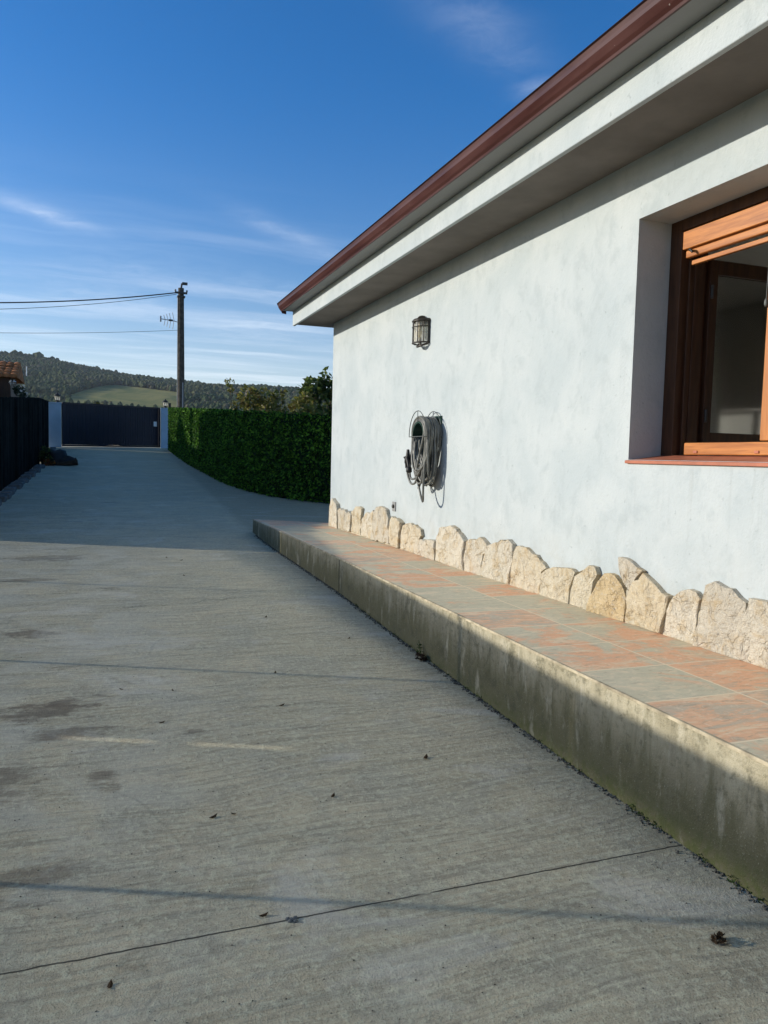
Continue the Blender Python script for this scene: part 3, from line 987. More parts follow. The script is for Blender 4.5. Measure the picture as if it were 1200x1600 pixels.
# outer frame: jambs and head
mb.box(FXX, FXX + 0.075, y1w - 0.100, y1w, 1.50, z1w)
mb.box(FXX, FXX + 0.075, y0w, y0w + 0.100, 1.50, z1w)
mb.box(FXX, FXX + 0.075, y0w + 0.1, y1w - 0.1, 2.845, z1w)
mb.box(FXX + 0.09, FXX + 0.165, y1w - 0.125, y1w - .002, 1.50, 2.84)
mb.box(FXX + 0.166, FXX + 0.196, y1w - 0.105, y1w - .002, 1.50, 2.84)
mb.box(FXX + 0.09, FXX + 0.165, y0w + .002, y0w + 0.2, 1.50, 2.84)
mb.box(FXX + 0.055, FXX + 0.089, y1w - 0.118, y1w - .101, 1.50, 2.84)
win = mb.build('window', M['dark_and_shaded_wood'], house, 0.003)  # frame coloured darker than the oak shutter to stand for its shade
mb = MB()
mb.box(FXX - 0.012, FXX + 0.085, y0w + .105, 3.705, 1.506, 1.578)
mb.build('bottom_rail', M['wood'], win, 0.006)
for yy in (3.62, 3.17):
    mb = MB()
    mb.box(FXX - 0.019, FXX - 0.0125, yy - 0.030, yy, 1.517, 1.531)
    mb.build('drain_cap', M['sill'], win, 0.002)
# roller shutter, rolled nearly up
mb = MB()
mb.box(FXX + 0.004, FXX + 0.05, y0w + .105, 3.818, 2.733, 2.8385)
mb.build('shutter_box', M['wood'], win, 0.004)
mb = MB()
mb.box(FXX + 0.014, FXX + 0.045, y0w + .11, 3.80, 2.680, 2.724)
mb.build('shutter_slat', M['wood'], win, 0.006)
mb = MB()
mb.box(FXX + 0.030, FXX + 0.055, y0w + .12, 3.765, 2.636, 2.662)
mb.build('shutter_bar', M['wood'], win, 0.003)
mb = MB()
mb.tube([(FXX + 0.012, 3.745, 2.712), (FXX - 0.012, 3.742, 2.716), (FXX - 0.020, 3.725, 2.712), (FXX - 0.016, 3.71, 2.695)], 0.008, 8)
mb.build('shutter_stop', M['black'], win)
# lit stile of the near casement and its upper rail
mb = MB()
mb.box(FXX + 0.020, FXX + 0.07, 3.115, 3.175, 1.585, 2.63)
mb.box(FXX + 0.020, FXX + 0.07, 2.58, 3.114, 1.585, 1.65)
mb.box(FXX + 0.020, FXX + 0.07, 2.58, 2.64, 1.651, 2.63)
cs = mb.build('casement', M['woodv'], win, 0.004)
mb = MB()
mb.box(FXX + 0.040, FXX + 0.046, 2.641, 3.114, 1.651, 2.63)
mb.build('pane', M['glass'], win)
# open casement leaf swung into the room
LY = 3.845
mb = MB()
lx0, lx1, lz0, lz1 = FXX + 0.200, FXX + 0.86, 1.575, 2.695
mb.box(lx0, lx0 + 0.062, LY - .055, LY, lz0, lz1)
mb.box(lx1 - 0.062, lx1, LY - .055, LY, lz0, lz1)
mb.box(lx0 + 0.0625, lx1 - 0.0625, LY - .055, LY, lz1 - 0.085, lz1)
mb.box(lx0 + 0.0625, lx1 - 0.0625, LY - .055, LY, lz0, lz0 + 0.075)
lf = mb.build('open_casement', M['dark_and_shaded_wood'], win, 0.004)  # leaf wood darkened in colour for the shade indoors
mb = MB()
mb.box(lx0 + 0.0626, lx1 - 0.0626, LY - .034, LY - .020, lz0 + 0.0755, lz1 - 0.0855)
mb.build('pane', M['leafglass'], win)
mb = MB()
vs = []
for i in range(61):
    xv_ = lx0 + .07 + (lx1 - lx0 - .14) * i / 60
    yv_ = LY + .012 + .006 * math.sin(i * 1.1) + .004 * math.sin(i * 2.7)
    vs += [(xv_, yv_, lz0 + .06), (xv_, yv_, lz1 - .07)]
mb.add(vs, [(2 * i, 2 * i + 2, 2 * i + 3, 2 * i + 1) for i in range(60)], True)
mb.build('net_curtain', M['netting'], win)
for zz in (1.75, 2.5):
    mb = MB()
    mb.lathe((lx0 + 0.012, LY - .064, zz), [(0.008, -0.04), (0.009, -0.03), (0.009, 0.03), (0.008, 0.04)], 10)
    mb.build('hinge', M['iron'], win)
# sloping sill
mb = MB()
mb.prism([(WX - 0.018, 1.447), (FXX + 0.02, 1.492), (FXX + 0.02, 1.503), (WX - 0.018, 1.466)], y0w - 0.03, y1w + 0.012)
# keep the part inside the wall clear of the reveal
mb.build('sill', M['sill'], win, 0.003)
# pull cord with a small knob
mb = MB()
mb.tube([(FXX + 0.01, 3.165, 2.66), (FXX + 0.008, 3.168, 2.5), (FXX + 0.008, 3.172, 2.33)], 0.0022, 6)
mb.lathe((FXX + 0.008, 3.172, 2.30), [(0.004, 0.03), (0.009, 0.02), (0.010, 0.0), (0.006, -0.012)], 10)
mb.build('pull_cord', M['wire'], win)
# small outlet on the wall
mb = MB()
mb.box(WX - 0.010, WX - 0.0005, 7.83, 7.93, 0.86, 0.965)
oc = tag(mb.build('wall_outlet', M['greyboard'], None, 0.004), 'small grey outlet cover low on the house wall beneath the hose', 'outlet')
mb = MB()
mb.lathe((0, 0, 0), [(0.02, 0), (0.02, .016), (0.012, .018)], 12)
mb.v = [(WX - 0.0102 - z, 7.88 + x, 0.915 + y) for x, y, z in mb.v]
mb.build('socket', M['iron'], oc)

# ------------------------------------------------------------------ wall lantern (half-round cage)
LC = (WX, 7.15, 2.56)
lan = thing('wall_lantern', 'dark half-round metal cage lantern on the pale house wall above the hose', 'wall lamp', LC)
RL = 0.124


def arc(r, z, k=20, a0=PI / 2, a1=1.5 * PI, cx_=WX):
    return [(cx_ + r * math.cos(a0 + (a1 - a0) * i / k), LC[1] + r * math.sin(a0 + (a1 - a0) * i / k), z) for i in range(k + 1)]


mb = MB()
mb.box(WX - 0.014, WX - .0005, LC[1] - RL, LC[1] - RL + .03, 2.575, 2.80)
mb.box(WX - 0.014, WX - .0005, LC[1] + RL - .03, LC[1] + RL, 2.575, 2.80)
mb.box(WX - 0.014, WX - .0005, LC[1] - RL + .0305, LC[1] + RL - .0305, 2.775, 2.80)
mb.build('backplate', M['iron'], lan, 0.004)
mb = MB()
for z, r in ((2.588, 0.008), (2.80, 0.011)):
    mb.tube(arc(RL, z), r, 8)
mb.tube(arc(RL + .004, 2.742), 0.006, 6)
for i in range(7):
    a = PI / 2 + PI * i / 6
    x_, y_ = WX + RL * math.cos(a), LC[1] + RL * math.sin(a)
    if i in (0, 6): x_ = WX - 0.02
    mb.tube([(x_, y_, 2.588), (x_, y_, 2.80)], 0.0052, 6)
mb.tube([(WX - .01, LC[1] - RL * .75, 2.580), (WX - .06, LC[1] - RL * .5, 2.560), (WX - .075, LC[1], 2.552), (WX - .06, LC[1] + RL * .5, 2.560), (WX - .01, LC[1] + RL * .75, 2.580)], 0.010, 8)
mb.build('cage', M['bronze'], lan)
mb = MB()
top = arc(RL + 0.01, 0)
nn = len(top)
vs = [(x, y, 2.806) for x, y, _ in top] + [(x + (WX - x) * .12, LC[1] + (y - LC[1]) * .88, 2.822) for x, y, _ in top]
mb.add(vs, [(i, i + 1, nn + i + 1, nn + i) for i in range(nn - 1)] + [tuple(range(nn))[::-1], tuple(range(nn, 2 * nn)), (0, nn, 2 * nn - 1, nn - 1)])
mb.tube([(WX - .012, LC[1], 2.84), (WX - .04, LC[1], 2.842), (WX - .06, LC[1], 2.835), (WX - .07, LC[1], 2.822)], 0.020, 10)
mb.build('lamp_cap', M['bronze'], lan)
mb = MB()
inner = arc(RL - 0.012, 0)
vs = [(x, y, 2.60) for x, y, _ in inner] + [(x, y, 2.79) for x, y, _ in inner]
mb.add(vs, [(i, i + 1, nn + i + 1, nn + i) for i in range(nn - 1)], True)
mb.build('glass', M['lampglass'], lan)
mb = MB()
mb.lathe((WX - 0.06, LC[1], 2.64), [(0.006, 0), (0.022, 0.012), (0.03, 0.04), (0.024, 0.07), (0.014, 0.09), (0.014, 0.15)], 14)
mb.build('bulb', M['bulb'], lan)

# ------------------------------------------------------------------ hose hanger and hose
HC = (WX, 6.83, 1.665)
hg = thing('hose_hanger', 'green drum hose hanger with wire end guards fixed to the house wall', 'hose hanger', HC)
mb = MB()
# half drum carrying the coil
vs = []
for xx in (WX - 0.012, WX - 0.185):
    for i in range(17):
        a = PI * i / 16
        vs.append((xx, HC[1] + 0.135 * math.cos(a), HC[2] + 0.135 * math.sin(a)))
    for i in range(16, -1, -1):
        a = PI * i / 16
        vs.append((xx, HC[1] + 0.123 * math.cos(a), HC[2] - .004 + 0.123 * math.sin(a)))
q = 34
mb.add(vs, [(i, (i + 1) % q, q + (i + 1) % q, q + i) for i in range(q)] + [tuple(range(q))[::-1], tuple(range(q, 2 * q))])
mb.box(WX - 0.0118, WX - .0005, HC[1] - 0.15, HC[1] + 0.15, HC[2] - .10, HC[2] + .19)
mb.build('drum', M['greenplastic'], hg)
for xx in (WX - 0.19, WX - 0.03):
    mb = MB()
    pts = [(xx, HC[1] + 0.205 * math.cos(PI * i / 20), HC[2] + 0.235 * math.sin(PI * i / 20)) for i in range(21)]
    mb.tube(pts + [(xx, HC[1] - 0.205, HC[2] - .01), (xx, HC[1] + 0.205, HC[2] - .01)], 0.0042, 6, closed=True)
    mb.tube([(xx, HC[1], HC[2] + 0.235), (xx, HC[1], HC[2] + .13)], 0.0035, 6)
    mb.build('guard', M['wire'], hg)

hs_ = thing('garden_hose', 'long grey garden hose coiled in many hanging loops on the wall hanger', 'hose', (WX, 6.83, 1.1))
rr = random.Random(3)
path = []
NL = 36
prev = None
for L in range(NL):
    fx_ = (L + 0.5) / NL
    lay = L % 3
    x_ = WX - 0.030 - 0.150 * ((L * 0.618) % 1.0) if L > 5 else WX - 0.172 + 0.004 * L
    top = 0.150 + 0.014 * lay + rr.uniform(-.006, .008)
    wid = 0.165 + rr.uniform(-.06, .06)
    bot = HC[2] - rr.uniform(0.28, 0.50)
    if L == 2: bot = HC[2] - 0.640; wid = 0.165; tw = .003
    if L == 9: bot = HC[2] - 0.52
    sk = rr.uniform(-.12, .09); ph_ = rr.uniform(0, 6.28); tw = rr.uniform(.005, .028)
    for i in range(36):
        a = 2 * PI * i / 36
        cy_, sy_ = math.cos(a), math.sin(a)
        yv_ = HC[1] + (wid * cy_ * (1 - .25 * abs(sy_)) + tw * math.sin(3 * a + ph_) * abs(sy_) if sy_ < 0 else (top + .012) * cy_ * (0.9 + .1 * wid / top)) + (sk * max(0, -sy_))
        zv_ = HC[2] + (top * sy_ if sy_ > 0 else (HC[2] - bot) * (-1) * (abs(sy_) ** 0.9))
        path.append(Vector((min(WX - .014, x_ + (0.004 + .022 * max(0, -sy_)) * math.sin(a * 2 + L * 1.7)), yv_, zv_)))
# soften the steps between loops
for _ in range(3):
    path = [path[0]] + [(path[i - 1] + path[i] * 2 + path[i + 1]) / 4 for i in range(1, len(path) - 1)] + [path[-1]]
mb = MB()
mb.tube(path, 0.0108, 7)
hz_ = mb.build('hose_coil', M['hose'], hs_)
# free end that dips in front and carries the fittings
xn = WX - 0.185
pts = [(xn + .01, 6.80, 1.32), (xn, 6.86, 1.215), (xn - .01, 6.93, 1.20), (xn - .015, 6.985, 1.24), (xn - .02, 7.02, 1.31), (xn - .02, 7.035, 1.37)]
cv = []
for i in range(len(pts) - 1):
    p0, p1 = Vector(pts[i]), Vector(pts[i + 1])
    pm, pn = Vector(pts[max(0, i - 1)]), Vector(pts[min(len(pts) - 1, i + 2)])
    for q in range(6):
        s_ = q / 6
        cv.append(0.5 * ((2 * p0) + (p1 - pm) * s_ + (2 * pm - 5 * p0 + 4 * p1 - pn) * s_ ** 2 + (3 * p0 - pm - 3 * p1 + pn) * s_ ** 3))
mb = MB()
mb.tube(cv, 0.0108, 7)
mb.build('hose_end', M['hose'], hs_)
mb = MB()
mb.tube([(xn - .02, 7.035, 1.35), (xn - .02, 7.04, 1.39), (xn - .02, 7.038, 1.40), (xn - .02, 7.035, 1.44), (xn - .018, 7.02, 1.47), (xn - .015, 7.03, 1.53)], [0.018, 0.018, 0.026, 0.026, 0.022, 0.014], 10)
mb.tube([(xn - .02, 7.035, 1.45), (xn - .03, 6.99, 1.42), (xn - .03, 6.965, 1.36)], [0.02, 0.016, 0.012], 8)
mb.tube([(xn - .02, 7.05, 1.46), (xn - .04, 7.07, 1.45)], 0.010, 8)
mb.lathe((xn - .03, 6.955, 1.315), [(0.012, 0.05), (0.028, 0.04), (0.030, 0.0), (0.018, -0.012)], 12)
mb.build('spray_nozzle', M['black'], hs_)

# ------------------------------------------------------------------ artificial hedge along the drive
HP = [(2.84, 34.4), (2.76, 29.2), (2.76, 25.0), (2.83, 22.4), (2.91, 19.3), (3.24, 16.85), (3.70, 15.75), (4.38, 14.98), (5.5, 14.2), (7.5, 13.4)]


def resample(P, step):
    out_ = []
    for (a, b_) in zip(P[:-1], P[1:]):
        L = math.hypot(b_[0] - a[0], b_[1] - a[1])
        k = max(1, int(L / step))
        out_ += [(a[0] + (b_[0] - a[0]) * i / k, a[1] + (b_[1] - a[1]) * i / k) for i in range(k)]
    return out_ + [P[-1]]


hp = resample(HP, 0.25)
for _ in range(8):
    hp = [hp[0]] + [((hp[i - 1][0] + hp[i][0] + hp[i + 1][0]) / 3, (hp[i - 1][1] + hp[i][1] + hp[i + 1][1]) / 3) for i in range(1, len(hp) - 1)] + [hp[-1]]
hedge = thing('hedge_screen', 'long curved dark green artificial leaf hedge screen along the right of the driveway', 'hedge', (2.9, 20, g(20)))
HH = 1.80
mb = MB()
nrm = []
for i, (x, y) in enumerate(hp):
    a = hp[max(0, i - 1)]; b_ = hp[min(len(hp) - 1, i + 1)]
    tx, ty = b_[0] - a[0], b_[1] - a[1]
    L = math.hypot(tx, ty)
    nrm.append((ty / L, -tx / L))
vs = []
for (x, y), (nx_, ny_) in zip(hp, nrm):
    z0 = g(y)
    vs += [(x, y, z0 + .01), (x, y, z0 + HH), (x - nx_ * .03, y - ny_ * .03, z0 + HH), (x - nx_ * .03, y - ny_ * .03, z0 + .01)]
mb.add(vs, [(4 * i + a, 4 * i + (a + 1) % 4, 4 * i + 4 + (a + 1) % 4, 4 * i + 4 + a) for i in range(len(hp) - 1) for a in range(3)])
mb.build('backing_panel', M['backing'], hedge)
# drive side is -x: outward normal
n_ = 60000
ii = RNG.integers(0, len(hp) - 1, n_)
ff = RNG.random(n_)
hpa = np.array(hp); na = np.array(nrm)
bx_ = hpa[ii] + (hpa[ii + 1] - hpa[ii]) * ff[:, None]
gz_ = np.array([g(y) for y in bx_[:, 1]])
sgn = np.where(na[ii][:, 0] < 0, 1, -1)
outn = na[ii] * sgn[:, None]
dep = RNG.uniform(0.0, 0.07, n_)
zz = RNG.uniform(0.02, HH + 0.03, n_)
pos = np.column_stack([bx_[:, 0] + outn[:, 0] * dep, bx_[:, 1] + outn[:, 1] * dep, gz_ + zz])
dirs = np.column_stack([outn * 1.2, np.full(n_, -0.4)])
mb = MB()
leafset(mb, pos, dirs, 0.066, RNG, 0.6)
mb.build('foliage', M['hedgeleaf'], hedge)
for yy in (34.45,):
    mb = MB()
    mb.box(2.80, 2.90, yy, yy + .1, g(yy), g(yy) + 2.02)
    mb.build('post', M['polewood'], hedge)

# ------------------------------------------------------------------ gate, pillars, lanterns
GA, GB = Vector((-1.45, 34.95, 1.575)), Vector((2.62, 37.0, 1.63))
gate = thing('sliding_gate', 'dark navy sliding gate of vertical slats closing the far end of the driveway', 'gate', GA)
gd = (GB - GA); GL = gd.length; gt = gd.normalized(); gn = Vector((gt.y, -gt.x, 0)).normalized()


def gbox(mb, s0, s1, d0, d1, z0, z1):
    vs = []
    for s_ in (s0, s1):
        for d__ in (d0, d1):
            for z_ in (z0, z1):
                p = GA + gt * s_ + gn * d__
                vs.append((p.x, p.y, p.z + z_))
    mb.add(vs, [(0, 1, 3, 2), (4, 6, 7, 5), (0, 4, 5, 1), (2, 3, 7, 6), (0, 2, 6, 4), (1, 5, 7, 3)])


mb = MB()
ns = 38
for i in range(ns):
    a = .08 + (GL - .16) * i / ns
    gbox(mb, a, a + (GL - .16) / ns * .86, 0.0, 0.02, 0.09, 1.80)
gbox(mb, .08, GL - .08, -.012, -.004, .09, 1.80)
mb.build('slat_panel', M['navy'], gate)
mb = MB()
gbox(mb, 0, GL, -0.03, 0.05, 0.02, 0.085)
gbox(mb, 0, GL, -0.03, 0.05, 1.805, 1.85)
gbox(mb, 0, 0.075, -0.03, 0.05, .086, 1.804)
gbox(mb, GL - .075, GL, -0.03, 0.05, .086, 1.804)
mb.build('frame', M['navy'], gate)
mb = MB()
gbox(mb, GL - .33, GL - .17, 0.022, 0.03, 0.98, 1.20)
mb.build('sign_plate', M['white'], gate)
PIL = [(-1.72, 34.85, .24, 'pale rendered gate pillar at the left end of the navy gate'), (2.86, 36.95, .21, 'pale blue gate pillar between the navy gate and the green hedge')]
for (px_, py_, hw, lab) in PIL:
    z0 = g(py_)
    pt_ = thing('gate_pillar', lab, 'gate pillar', (px_, py_, z0), 'pillars beside the gate')
    mb = MB()
    mb.box(px_ - hw, px_ + hw, py_ - hw, py_ + hw, z0 - .05, z0 + 1.78)
    mb.build('shaft', M['pillar'], pt_, 0.01)
    mb = MB()
    mb.box(px_ - hw - .02, px_ + hw + .02, py_ - hw - .02, py_ + hw + .02, z0 + 1.781, z0 + 1.83)
    mb.build('coping', M['pillar'], pt_, 0.01)


def pillar_lantern(px_, py_, z_, lab):
    t_ = thing('pillar_lantern', lab, 'lantern', (px_, py_, z_), 'lanterns on the gate pillars')
    mb = MB()
    mb.lathe((px_, py_, z_), [(0.09, 0), (0.09, 0.02), (0.04, 0.035), (0.04, 0.07), (0.11, 0.085), (0.11, 0.10)], 12)
    mb.build('base', M['black'], t_)
    mb = MB()
    mb.lathe((px_, py_, z_ + .101), [(0.085, 0), (0.115, 0.17)], 6, False)
    mb.build('glass', M['lampglass'], t_)
    mb = MB()
    for i in range(6):
        a = 2 * PI * i / 6
        mb.tube([(px_ + .09 * math.cos(a), py_ + .09 * math.sin(a), z_ + .10), (px_ + .12 * math.cos(a), py_ + .12 * math.sin(a), z_ + .275)], 0.008, 5)
    mb.lathe((px_, py_, z_ + .272), [(0.15, 0), (0.14, 0.02), (0.06, 0.09), (0.03, 0.10), (0.03, 0.13), (0.012, 0.15)], 12)
    mb.build('cage', M['black'], t_)


pillar_lantern(-1.62, 34.85, g(34.85) + 1.831, 'small black lantern on top of the left gate pillar')
pillar_lantern(2.86, 36.95, g(36.95) + 1.831, 'small black lantern on top of the gate pillar beside the hedge')

# ------------------------------------------------------------------ left boundary: solid reed fence in view, shade net nearer
def fx(y):
    return float(np.interp(y, [-6, 11, 17.3, 22, 25.5, 34.6], [-1.95, -1.93, -1.85, -1.75, -1.69, -1.96]))


def ftop(y):
    return float(np.interp(y, [-6, 4, 5, 6.1, 7.6, 11.3, 13.5, 17.3, 22, 25.5, 34.6], [1.60, 1.63, 1.65, 1.685, 1.725, 1.86, 2.1, 2.45, 2.76, 2.97, 3.40]))


fence = thing('reed_fence', 'tall dark reed screening fence along the left edge of the driveway', 'fence', (-1.8, 22, g(22)))
mb = MB()
y_ = 11.32
while y_ < 34.4:
    w = random.uniform(.035, .06)
    jt = random.uniform(-.03, .03)
    x_ = fx(y_) + random.uniform(-.012, .012)
    mb.box(x_ - .014, x_ + .014, y_, y_ + w * .96, g(y_) + .02, ftop(y_) + jt)
    y_ += w
mb.build('screen', M['reed'], fence)
for yy in [11.4 + 2.65 * i for i in range(9)]:
    mb = MB()
    mb.box(fx(yy) + .016, fx(yy) + .066, yy, yy + .05, g(yy) - .02, ftop(yy) - .02)
    mb.build('post', M['reed'], fence)
net = thing('net_fence', 'green shade net fence on thin posts along the near left edge of the driveway', 'fence', (-1.95, 3, 0))
NETX = -1.93
mb = MB()
yl = [-5 + .25 * i for i in range(100) if -5 + .25 * i < 4.70] + [4.706]
yr = [4.758] + [4.80 + .25 * i for i in range(26)] + [11.30]
for seq in (yl, yr):
    vs = []
    for y in seq:
        xx = NETX + .012 * math.sin(y * 2.1)
        vs += [(xx, y, g(y) + .02), (xx, y, ftop(y))]
    mb.add(vs, [(2 * i, 2 * i + 2, 2 * i + 3, 2 * i + 1) for i in range(len(seq) - 1)], True)
mb.quad((NETX, 4.7065, .02), (NETX, 4.7575, .02), (NETX, 4.7575, .585), (NETX, 4.7065, .585))
mb.quad((NETX, 4.7065, .715), (NETX, 4.7575, .715), (NETX, 4.7575, .765), (NETX, 4.7065, .765))
mb.quad((NETX, 4.7065, .90), (NETX, 4.7575, .90), (NETX, 4.7575, 1.64), (NETX, 4.7065, 1.64))
mb.build('net', M['shade_net'], net)
for yy, tz in ((-2.0, 1.7), (0.75, 1.7), (3.42, 1.70), (5.99, 1.765), (8.66, 1.86)):
    mb = MB()
    mb.box(NETX - .060, NETX - .030, yy - .009, yy + .009, g(yy) - .05, tz)
    mb.build('post', M['polewood'], net)
# rough edging stones at the foot of the reed fence
mb = MB()
yy = 12.0
while yy < 33.5:
    L = random.uniform(.25, .45)
    if not (23.2 < yy < 25.2):
        w, h = random.uniform(.16, .24), random.uniform(.07, .12)
        x_ = fx(yy) + .08
        mb.box(x_, x_ + w, yy, yy + L * .94, g(yy) - .05, g(yy) + h)
    yy += L
tag(mb.build('edging', M['kerbstone'], None, 0.02), kind='structure')

# ------------------------------------------------------------------ low heap, log and plant by the left fence
def blob(mb, c, r, seed, k=1.0, rings=8, segs=12):
    vs = []
    for i in range(rings + 1):
        th_ = PI * i / rings
        for j in range(segs):
            ph = 2 * PI * j / segs
            d_ = Vector((math.sin(th_) * math.cos(ph), math.sin(th_) * math.sin(ph), math.cos(th_)))
            s_ = 1 + k * .35 * mnoise.noise(d_ * 1.7 + Vector((seed, seed * .7, 0)))
            vs.append((c[0] + d_.x * r[0] * s_, c[1] + d_.y * r[1] * s_, c[2] + d_.z * r[2] * s_))
    fs = [(i * segs + j, i * segs + (j + 1) % segs, (i + 1) * segs + (j + 1) % segs, (i + 1) * segs + j) for i in range(rings) for j in range(segs)]
    mb.add(vs, fs, True)


zg = g(24.4)
mb = MB()
blob(mb, (-1.22, 24.75, zg + .16), (.34, .40, .34), 2.0)
blob(mb, (-0.98, 24.65, zg + .08), (.35, .3, .20), 5.0)
tag(mb.build('tarp_heap', M['tarp']), 'crumpled dark purple-black tarp heap on the driveway by the fence', 'tarp')
mb = MB()
mb.tube([(-1.15, 24.30, zg + .06), (-0.95, 24.28, zg + .055), (-0.72, 24.26, zg + .09), (-0.60, 24.25, zg + .12)], [.045, .06, .085, .10], 10)
mb.tube([(-0.68, 24.26, zg + .13), (-0.64, 24.30, zg + .24)], [.03, .015], 6)
tag(mb.build('log', M['bark']), 'short dark log lying beside the tarp heap with its thick end outwards', 'log')
pl_ = thing('potted_plant', 'low clump of green and rust leaves at the foot of the dark fence', 'plant', (-1.45, 24.5, zg))
mb = MB()
leaves(mb, [((-1.45, 24.5, zg + .30), .20), ((-1.38, 24.4, zg + .12), .16), ((-1.5, 24.6, zg + .45), .12)], 260, .10, RNG)
mb.build('foliage', M['fruitleaf'], pl_)
mb = MB()
mb.tube([(-1.45, 24.5, zg - .02), (-1.44, 24.5, zg + .3)], [.02, .01], 6)
mb.build('stem', M['bark'], pl_)
mb = MB()
leaves(mb, [((-1.30, 24.28, zg + .05), .10), ((-1.40, 24.25, zg + .08), .12)], 70, .09, RNG)
tag(mb.build('leaf_litter', M['redleaf']), 'small heap of rust-coloured fallen leaves in front of the fence plant', 'leaves')

# ------------------------------------------------------------------ utility pole, antenna, cables
PX, PY = 4.02, 42.0
zb = far(PY)
pole = thing('utility_pole', 'tall weathered wooden utility pole rising behind the hedge and gate', 'utility pole', (PX, PY, zb))
mb = MB()
mb.tube([(PX + .02, PY, zb - .3), (PX + .01, PY, 6), (PX, PY, 9.98)], [.20, .18, .145], 14)
mb.build('shaft', M['polewood'], pole)
mb = MB()
mb.tube([(PX - .17, PY - .05, 2.2), (PX - .17, PY - .05, 9.6)], 0.022, 6)
mb.build('conduit', M['steel'], pole)
mb = MB()
mb.tube([(PX + .09, PY - .16, 3.2), (PX + .09, PY - .16, 5.1)], 0.035, 8)
mb.build('cable_guard', M['steel'], pole)
mb = MB()
mb.box(PX - .32, PX + .30, PY - .20, PY - .12, 9.66, 9.76)
mb.box(PX - .20, PX + .20, PY - .19, PY + .19, 9.50, 9.56)
mb.tube([(PX, PY, 9.95), (PX + .04, PY, 10.2), (PX + .18, PY, 10.26)], 0.05, 8)
mb.box(PX + .05, PX + .32, PY - .1, PY + .06, 10.16, 10.28)
mb.build('bracket', M['iron'], pole)
for xx in (-.30, .28):
    mb = MB()
    mb.lathe((PX + xx, PY - .16, 9.76), [(0.02, 0), (0.05, .02), (0.04, .05), (0.055, .07), (0.03, .11)], 10)
    mb.build('insulator', M['greyboard'], pole)
ant = thing('tv_antenna', 'yagi television antenna mounted on the left side of the utility pole', 'antenna', (PX - .2, PY - .1, 8.25))
az = 8.25
mb = MB()
mb.tube([(PX - .14, PY - .1, az - .05), (PX - .35, PY - .1, az), (PX - 1.0, PY - .1, az + .06)], 0.022, 6)
mb.build('boom', M['steel'], ant)
mb = MB()
for i, s_ in enumerate((-.36, -.52, -.66, -.8)):
    hl = .42 - .05 * i
    mb.tube([(PX + s_ - .08, PY - .1 - .05, az + hl), (PX + s_, PY - .1, az + .03), (PX + s_ - .06, PY - .1 + .05, az - hl)], 0.014, 5)
mb.build('element', M['steel'], ant)
mb = MB()
mb.box(PX - 1.06, PX - .99, PY - .18, PY - .02, az - .08, az + .2)
mb.build('reflector', M['steel'], ant)
mb = MB()
mb.box(PX - .62, PX - .42, PY - .14, PY - .06, az - .02, az + .07)
mb.build('junction_box', M['iron'], ant)


def cable(a, b_, sag, r, lab, twist=False):
    mb = MB()
    pts = []
    for i in range(41):
        s_ = i / 40
        p = Vector(a).lerp(Vector(b_), s_)
        p.z -= sag * 4 * s_ * (1 - s_)
        pts.append(p)
    mb.tube(pts, r, 5)
    tag(mb.build('overhead_cable', M['cable']), lab, 'cable', 'cables strung from the pole to the left')


cable((PX - .25, PY - .16, 9.70), (-15, 38, 7.55), 0.62, 0.030, 'thick black overhead cable, topmost of those from the pole')
cable((PX - .25, PY - .16, 9.62), (-15, 38, 7.20), 0.72, 0.013, 'thin overhead wire sagging just below the thick top cable')
cable((PX - .15, PY - .10, 7.80), (-15, 38, 6.2), 0.32, 0.010, 'thin lone overhead wire leaving the pole below the antenna')

# ------------------------------------------------------------------ vegetation behind the fences
def bush(name, lab, cat, base, clumps, nleaf, size, m, stems=5, trunk=.03, flowers=None):
    t_ = thing(name, lab, cat, base)
    mb = MB()
    leaves(mb, clumps, nleaf, size, RNG)
    mb.build('crown', M[m], t_)
    mb = MB()
    for i in range(stems):
        c_ = clumps[i % len(clumps)]
        c = Vector(c_[0]) + Vector((0, 0, c_[1] * .6))
        b0_ = Vector(base) + Vector((random.uniform(-.1, .1), random.uniform(-.1, .1), 0))
        mid = b0_.lerp(c, .55) + Vector((random.uniform(-.1, .1), random.uniform(-.1, .1), .1))
        mb.tube([b0_, mid, c], [trunk, trunk * .6, trunk * .2], 6)
    mb.build('trunk', M['bark'], t_)
    return t_


def rnd_clumps(xr, yr, zr, n, r0, r1, seed):
    q = random.Random(seed)
    return [((q.uniform(*xr), q.uniform(*yr), q.uniform(*zr)), q.uniform(r0, r1)) for _ in range(n)]


gb = g(20)
cA = rnd_clumps((3.55, 5.35), (19.6, 20.8), (1.9, 2.95), 22, .16, .36, 4) + rnd_clumps((3.7, 4.9), (19.8, 20.4), (2.9, 3.15), 5, .08, .16, 9)
bush('shrub', 'broad yellow-green shrub with olive leaves growing behind the hedge', 'shrub', (4.4, 20.2, gb), cA, 2600, .13, 'bushleaf', 9)
cC = [((3.42, 21.8, 3.42), .14), ((3.46, 21.8, 3.2), .10), ((3.55, 21.8, 2.8), .14), ((3.58, 21.8, 2.5), .14)]
bush('sapling', 'slender sapling with a tuft of yellow leaves at the left of the shrubs', 'sapling', (3.7, 21.8, g(21.8)), cC, 150, .11, 'bushleaf', 3, .015)
cB = rnd_clumps((5.35, 7.2), (20.5, 21.7), (2.0, 3.35), 26, .18, .38, 11) + [((5.95, 21, 3.62), .20), ((5.8, 21, 3.45), .22), ((5.45, 21, 3.30), .2), ((6.3, 21, 3.5), .2), ((5.98, 21, 3.85), .07)]
bush('fruit_tree', 'taller dark green leafy tree beside the house corner above the hedge', 'tree', (6.0, 21.2, g(21.2)), cB, 3000, .17, 'fruitleaf', 10, .05)
